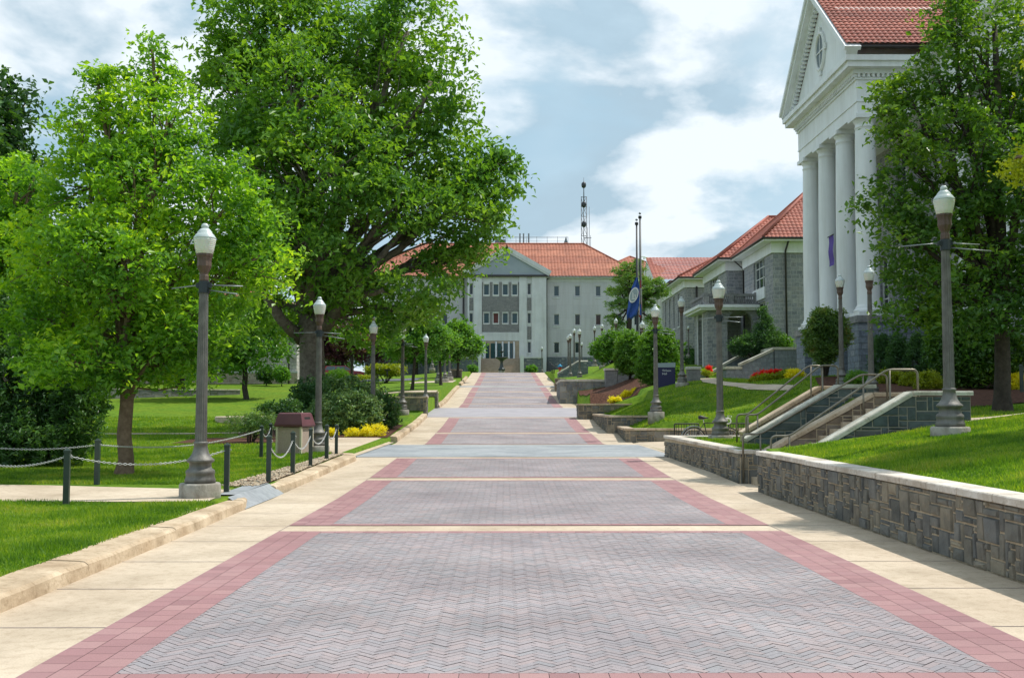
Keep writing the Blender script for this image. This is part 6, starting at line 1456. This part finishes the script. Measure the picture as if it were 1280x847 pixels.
def disc(name,cx,cy,rx,rz,mat,par,dy,tilt=0):
    m=MB(); p=P(cx,cy,81.7); n=24; m.add([(p.x-fx+rx*math.cos(2*math.pi*k/n)+tilt*rz*math.sin(2*math.pi*k/n),dy,p.z-fz+rz*math.sin(2*math.pi*k/n)) for k in range(n)],[tuple(range(n))]); return m.build(name,mat,par)
sl=disc('seal_ring',791.8,369,.36,.62,M['flagwhite'],c,-.20,.25); disc('seal_field',791.8,369,.29,.52,M['signgrey'],sl,-.21,.25)
m=MB(); p=P(791.8,369,81.7)
for dx,dz,w_,h_ in ((-.1,-.25,.07,.4),(-.11,.16,.05,.08),(.03,-.05,.16,.06),(.1,-.25,.05,.3),(-.15,-.33,.3,.06)): m.box(p.x-fx+dx,p.x-fx+dx+w_,-.225,-.212,p.z-fz+dz,p.z-fz+dz+h_)
m.build('seal_figure',M['flagwhite'],sl)
t,c,fx2,fz2=flag('flag',83.4,[(800.3,801.5,350),(799.5,801.8,366),(799.5,802,380),(798.5,801.5,392),(797.5,801.0,397)],M['flagred'],'red and white striped national flag mostly hidden behind the blue flag',.08,1)
m=MB()
for k in range(4): p=P(799.9+k*.45,360,83.4); q=P(799.2+k*.5,394,83.4); m.q((p.x-fx2-.01,-.10,p.z-fz2),(p.x-fx2+.04,-.10,p.z-fz2),(q.x-fx2+.05,-.10,q.z-fz2),(q.x-fx2-.02,-.10,q.z-fz2))
m.build('white_stripe',M['flagwhite'],c)
m=MB(); p=P(799.4,380,83.4); q=P(801.6,394,83.4); m.q((p.x-fx2,-.11,q.z-fz2),(q.x-fx2,-.11,q.z-fz2),(q.x-fx2,-.11,p.z-fz2),(p.x-fx2,-.11,p.z-fz2)); m.build('canton',M['flagblue'],c)
# hydrant
y=110; p=P(700,464.5,y); t=empty('fire_hydrant',tuple(p),label='fire hydrant with blue top and red body on the grass near the path end',cat='hydrant')
m=MB(); m.lathe([(.17,-.2),(.17,.05),(.12,.08),(.12,.5),(.14,.52)],12); m.tube([(-.22,0,.38),(.22,0,.38)],.06,8); m.build('body',M['hydred'],t)
m=MB(); m.lathe([(.17,.52),(.18,.56),(.16,.68),(.08,.78),(.04,.82)],12); m.tube([(-.24,0,.6),(.24,0,.6)],.07,8); m.build('bonnet',M['hydblue'],t)
# dark bench-like railing at path end
y=104; p=P(686.5,466.5,y); t=empty('ramp_railing',tuple(p),label='dark slanted metal railing panel at the kerb end far up the path',cat='railing')
m=MB(); m.tube([(.5,0,0),(.5,0,.7),(-.25,0,1.35),(-.25,0,.2)],.05,6); m.build('frame',M['black'],t)
for k in range(4):
    m=MB(); xx=-.1+.15*k; m.tube([(xx,0,0),(xx,0,1.2-.13*k)],.03,5); m.build('bar',M['black'],t)
# fountain
y=139.5; t=empty('fountain',(XP(627,y),y,6.2),label='dark tiered fountain with an urn shaped basin before the entrance steps',cat='fountain')
k=y/F; 
m=MB(); m.lathe([(.42,-.3),(.42,.3),(.36,.34)],16); m.build('plinth',M['plinth'],t)
m=MB(); m.lathe([(.5,.34),(.46,.5),(.34,.6),(.24,.9),(.17,1.3),(.2,1.55),(.4,1.75),(.7,1.9),(.86,2.0),(.9,2.1),(.85,2.12),(.6,2.05)],24); m.build('lower_basin',M['fountain'],t)
m=MB(); m.lathe([(.1,2.05),(.08,2.6),(.12,2.7),(.3,2.85),(.36,2.92),(.33,2.95),(.1,2.9)],18); m.build('upper_basin',M['fountain'],t)
m=MB(); m.lathe([(.06,2.9),(.05,3.2),(.1,3.3),(.09,3.5),(.04,3.7),(.01,3.9)],12); m.build('finial',M['fountain'],t)
# radio tower
y=215; x=XP(730,y)+0; top=P(731,222,y).z; t=empty('radio_tower',(P(730,300,y).x,y,6.3),label='tall thin lattice radio mast with three round drums behind the end building',cat='radio mast'); T=top-6.3
wv=.62; m=MB(); cs_=[(-wv,-wv*.6),(wv,-wv*.6),(0,wv)]
hh=T-4.2
for c_ in cs_: m.tube([(c_[0],c_[1],0),(c_[0]*.9,c_[1]*.9,hh)],.07,5)
nz_=int(hh/2.0)
for k in range(nz_):
    z0=hh*k/nz_; z1=hh*(k+1)/nz_
    for q in range(3): c0=cs_[q];c1=cs_[(q+1)%3]; m.tube([(c0[0],c0[1],z0),(c1[0],c1[1],z1)],.045,4); m.tube([(c0[0],c0[1],z1),(c1[0],c1[1],z1)],.04,4)
m.build('lattice',M['steel'],t)
m=MB(); m.tube([(0,0,hh-1),(0,0,hh+1.8),(0,0,T)],[.12,.08,.03],6); m.build('mast_tip',M['steel'],t)
for py in (231,255.5,280):
    z=P(730,py,y).z-6.3; m=MB(); m.lathe([(.2,-.7),(.42,-.5),(.52,-.1),(.46,.35),(.25,.55),(.1,.65)],16,(0,0,z)); m.build('drum',M['steel'],t)
m=MB()
for px,pt_ in ((735,283),(737,257),(738.5,293)): xx=P(px,300,y).x-P(730,300,y).x; m.tube([(xx,.5,P(0,325,y).z-6.3),(xx,.5,P(0,pt_,y).z-6.3)],.06,4)
m.tube([(0,.5,P(0,296,y).z-6.3),(1.6,.5,P(0,296,y).z-6.3)],.08,4); m.tube([(0,.5,P(0,308,y).z-6.3),(1.6,.5,P(0,308,y).z-6.3)],.08,4); m.build('side_antenna',M['steel'],t)
# red car
y=110; gx=P(432,475,y); t=empty('parked_car',(XP(428,y),y,H(XP(428,y),y)+.05),0.12,label='red station wagon with silver grille parked across the left lawn',cat='car')
sec=[(-2.3,.35,.8),(-2.25,.3,.95),(-1.9,.28,1.0),(-1.7,.28,1.02),(1.0,.28,1.0),(1.9,.28,.92),(2.25,.33,.82),(2.35,.38,.62)]
m=MB(); V=[];
for x_,z0,z1 in sec:
    for yy,zz_ in ((-.82,z0),(-.88,(z0+z1)/2),(-.82,z1),(.82,z1),(.88,(z0+z1)/2),(.82,z0)): V.append((x_,yy,zz_))
n=len(sec); m.add(V,[(i*6+k,i*6+(k+1)%6,(i+1)*6+(k+1)%6,(i+1)*6+k) for i in range(n-1) for k in range(6)]+[tuple(range(6)),tuple(range((n-1)*6+5,(n-1)*6-1,-1))]); recalc(m.build('body',M['redcar'],t))
m=MB(); V=[]
for x_,z1,wd in ((-2.1,1.0,.80),(-1.8,1.48,.68),(.3,1.5,.68),(1.15,1.0,.80)): V+=[(x_,-wd,z1),(x_,wd,z1)]
V+=[]; m.add([(-2.1,-.8,.98),(-1.75,-.66,1.5),(.35,-.66,1.52),(1.15,-.8,.98),(-2.1,.8,.98),(-1.75,.66,1.5),(.35,.66,1.52),(1.15,.8,.98)],[(0,3,2,1),(4,5,6,7),(1,2,6,5),(0,1,5,4),(3,7,6,2)]); cbn=recalc(m.build('cabin',M['redcar'],t))
for xa,xb,xc,xd in ((-1.85,-1.62,-.75,-.75),(-.68,-.68,.2,.2),(.27,.27,.36,.98)):
    m=MB(); f=lambda x_,z_:(x_,-.80+(z_-.98)*.26-.012,z_); m.q(f(xa,1.04),f(xd,1.04),f(xc,1.44),f(xb,1.44)); m.build('side_window',M['carglass'],cbn)
m=MB(); m.q((1.14,-.72,1.04),(1.14,.72,1.04),(.43,.6,1.49),(.43,-.6,1.49)); m.build('windscreen',M['carglass'],cbn)
for xx in (-1.45,1.45):
    for s in(-1,1):
        m=MB(); m.tube([(xx,s*.70,.33),(xx,s*.90,.33)],.33,18,False); w_=m.build('wheel',M['tyre'],t); m=MB(); m.tube([(xx,s*.895,.33),(xx,s*.912,.33)],.2,12,False); m.build('rim',M['silver'],w_)
m=MB(); m.box(2.2,2.42,-.86,.86,.36,.62); m.build('front_bumper',M['silver'],t)
m=MB(); m.box(2.30,2.40,-.5,.5,.64,.82); m.build('grille',M['silver'],t)
for s in(-1,1): m=MB(); m.box(2.15,2.38,s*.70-.13,s*.70+.13,.64,.82); m.build('headlight',M['chrome'],t)
# small lawn spotlight
y=84; p=P(484,472,y); t=empty('lawn_sign',tuple(p),label='small dark T shaped marker standing on the far left lawn',cat='marker'); m=MB(); m.tube([(0,0,-.1),(0,0,.6)],.05,5); m.build('post',M['black'],t); m=MB(); m.box(-.25,.25,-.05,.05,.6,.72); m.build('plate',M['black'],t)
# ------------------------------------------------------------------ camera, light, sky
cam=bpy.data.cameras.new('camera'); co=bpy.data.objects.new('camera',cam); COL.objects.link(co)
cam.sensor_width=36; cam.lens=36*F/1280; cam.clip_end=9000; cam.clip_start=.1
co.location=(0,0,EYE); co.rotation_euler=(math.pi/2+TH,0,-YAW); scene.camera=co
EL=60; sd=Vector((.93,.36,0)).normalized()      # towards the sun, horizontally
az=math.atan2(sd.x,sd.y)
sun=bpy.data.lights.new('sun','SUN'); sun.energy=4.2; sun.angle=R(.6); sun.color=(1,.955,.88)
so=bpy.data.objects.new('sun',sun); COL.objects.link(so)
dirv=Vector((sd.x*math.cos(R(EL)),sd.y*math.cos(R(EL)),math.sin(R(EL)))); so.rotation_euler=dirv.to_track_quat('Z','Y').to_euler()
w=bpy.data.worlds.new('World'); scene.world=w; w.use_nodes=True; t=w.node_tree; n=t.nodes; l=t.links
bg=n['Background']; sky=n.new('ShaderNodeTexSky'); sky.sky_type='NISHITA'; sky.sun_disc=False; sky.sun_elevation=R(EL); sky.sun_rotation=az; sky.dust_density=1.5; sky.air_density=1.2
tc=n.new('ShaderNodeTexCoord'); sp=n.new('ShaderNodeSeparateXYZ'); l.new(tc.outputs['Generated'],sp.inputs[0])
zc=n.new('ShaderNodeMath'); zc.operation='MAXIMUM'; zc.inputs[1].default_value=0; l.new(sp.outputs['Z'],zc.inputs[0])
za=n.new('ShaderNodeMath'); za.operation='ADD'; za.inputs[1].default_value=.34; l.new(zc.outputs[0],za.inputs[0])
dx=n.new('ShaderNodeMath'); dx.operation='DIVIDE'; l.new(sp.outputs['X'],dx.inputs[0]); l.new(za.outputs[0],dx.inputs[1])
dy=n.new('ShaderNodeMath'); dy.operation='DIVIDE'; l.new(sp.outputs['Y'],dy.inputs[0]); l.new(za.outputs[0],dy.inputs[1])
cb_=n.new('ShaderNodeCombineXYZ'); l.new(dx.outputs[0],cb_.inputs['X']); l.new(dy.outputs[0],cb_.inputs['Y']); cb_.inputs['Z'].default_value=8.15
def noise(sc,det,dist,rough,off):
    ad=n.new('ShaderNodeVectorMath'); ad.operation='ADD'; ad.inputs[1].default_value=off; l.new(cb_.outputs[0],ad.inputs[0])
    q=n.new('ShaderNodeTexNoise'); q.inputs['Scale'].default_value=sc; q.inputs['Detail'].default_value=det; q.inputs['Roughness'].default_value=rough; q.inputs['Distortion'].default_value=dist; l.new(ad.outputs[0],q.inputs['Vector']); return q
def ramp(src,p0,c0,p1,c1):
    r=n.new('ShaderNodeValToRGB'); e=r.color_ramp.elements; e[0].position=p0; e[0].color=c0; e[1].position=p1; e[1].color=c1; l.new(src,r.inputs['Fac']); return r.outputs['Color']
def mixc(f,a,b):
    q=n.new('ShaderNodeMix'); q.data_type='RGBA'; l.new(f,q.inputs['Factor'])
    for s_,i in ((a,6),(b,7)):
        if isinstance(s_,tuple): q.inputs[i].default_value=s_
        else: l.new(s_,q.inputs[i])
    return q.outputs[2]
W1=(1,1,1,1);B0=(0,0,0,1)
veil=ramp(noise(.9,5,.3,.55,(3,1,0)).outputs['Fac'],.36,(2.7,4.6,6.0,1),.62,(5.2,6.7,7.7,1))
nc_=noise(2.7,10,.15,.55,(0,0,0)); cover=ramp(nc_.outputs['Fac'],.40,B0,.53,W1)
nl=noise(2.7,6,.15,.50,(.11,.11,0))       # the same clouds sampled towards the sun: thick sides turn grey
shade=n.new('ShaderNodeMath'); shade.operation='SUBTRACT'; l.new(nc_.outputs['Fac'],shade.inputs[0]); l.new(nl.outputs['Fac'],shade.inputs[1])
sm=n.new('ShaderNodeMapRange'); sm.inputs['From Min'].default_value=-.07; sm.inputs['From Max'].default_value=.06; l.new(shade.outputs[0],sm.inputs['Value'])
ccol=mixc(sm.outputs['Result'],(3.9,5.3,6.3,1),(8.1,8.8,9.3,1))
top=mixc(cover,veil,ccol)
class _o: pass
mx=_o(); mx.outputs={2:top}
ms=n.new('ShaderNodeMix'); ms.data_type='RGBA'; ms.inputs['Factor'].default_value=.93; l.new(sky.outputs[0],ms.inputs[6]); l.new(mx.outputs[2],ms.inputs[7])
l.new(ms.outputs[2],bg.inputs['Color']); bg.inputs['Strength'].default_value=.113
scene.view_settings.view_transform='Standard'; scene.view_settings.look='None'; scene.view_settings.exposure=.08; scene.view_settings.gamma=1
scene.render.engine='CYCLES'; scene.cycles.max_bounces=8; scene.cycles.transparent_max_bounces=8; scene.cycles.use_denoising=True
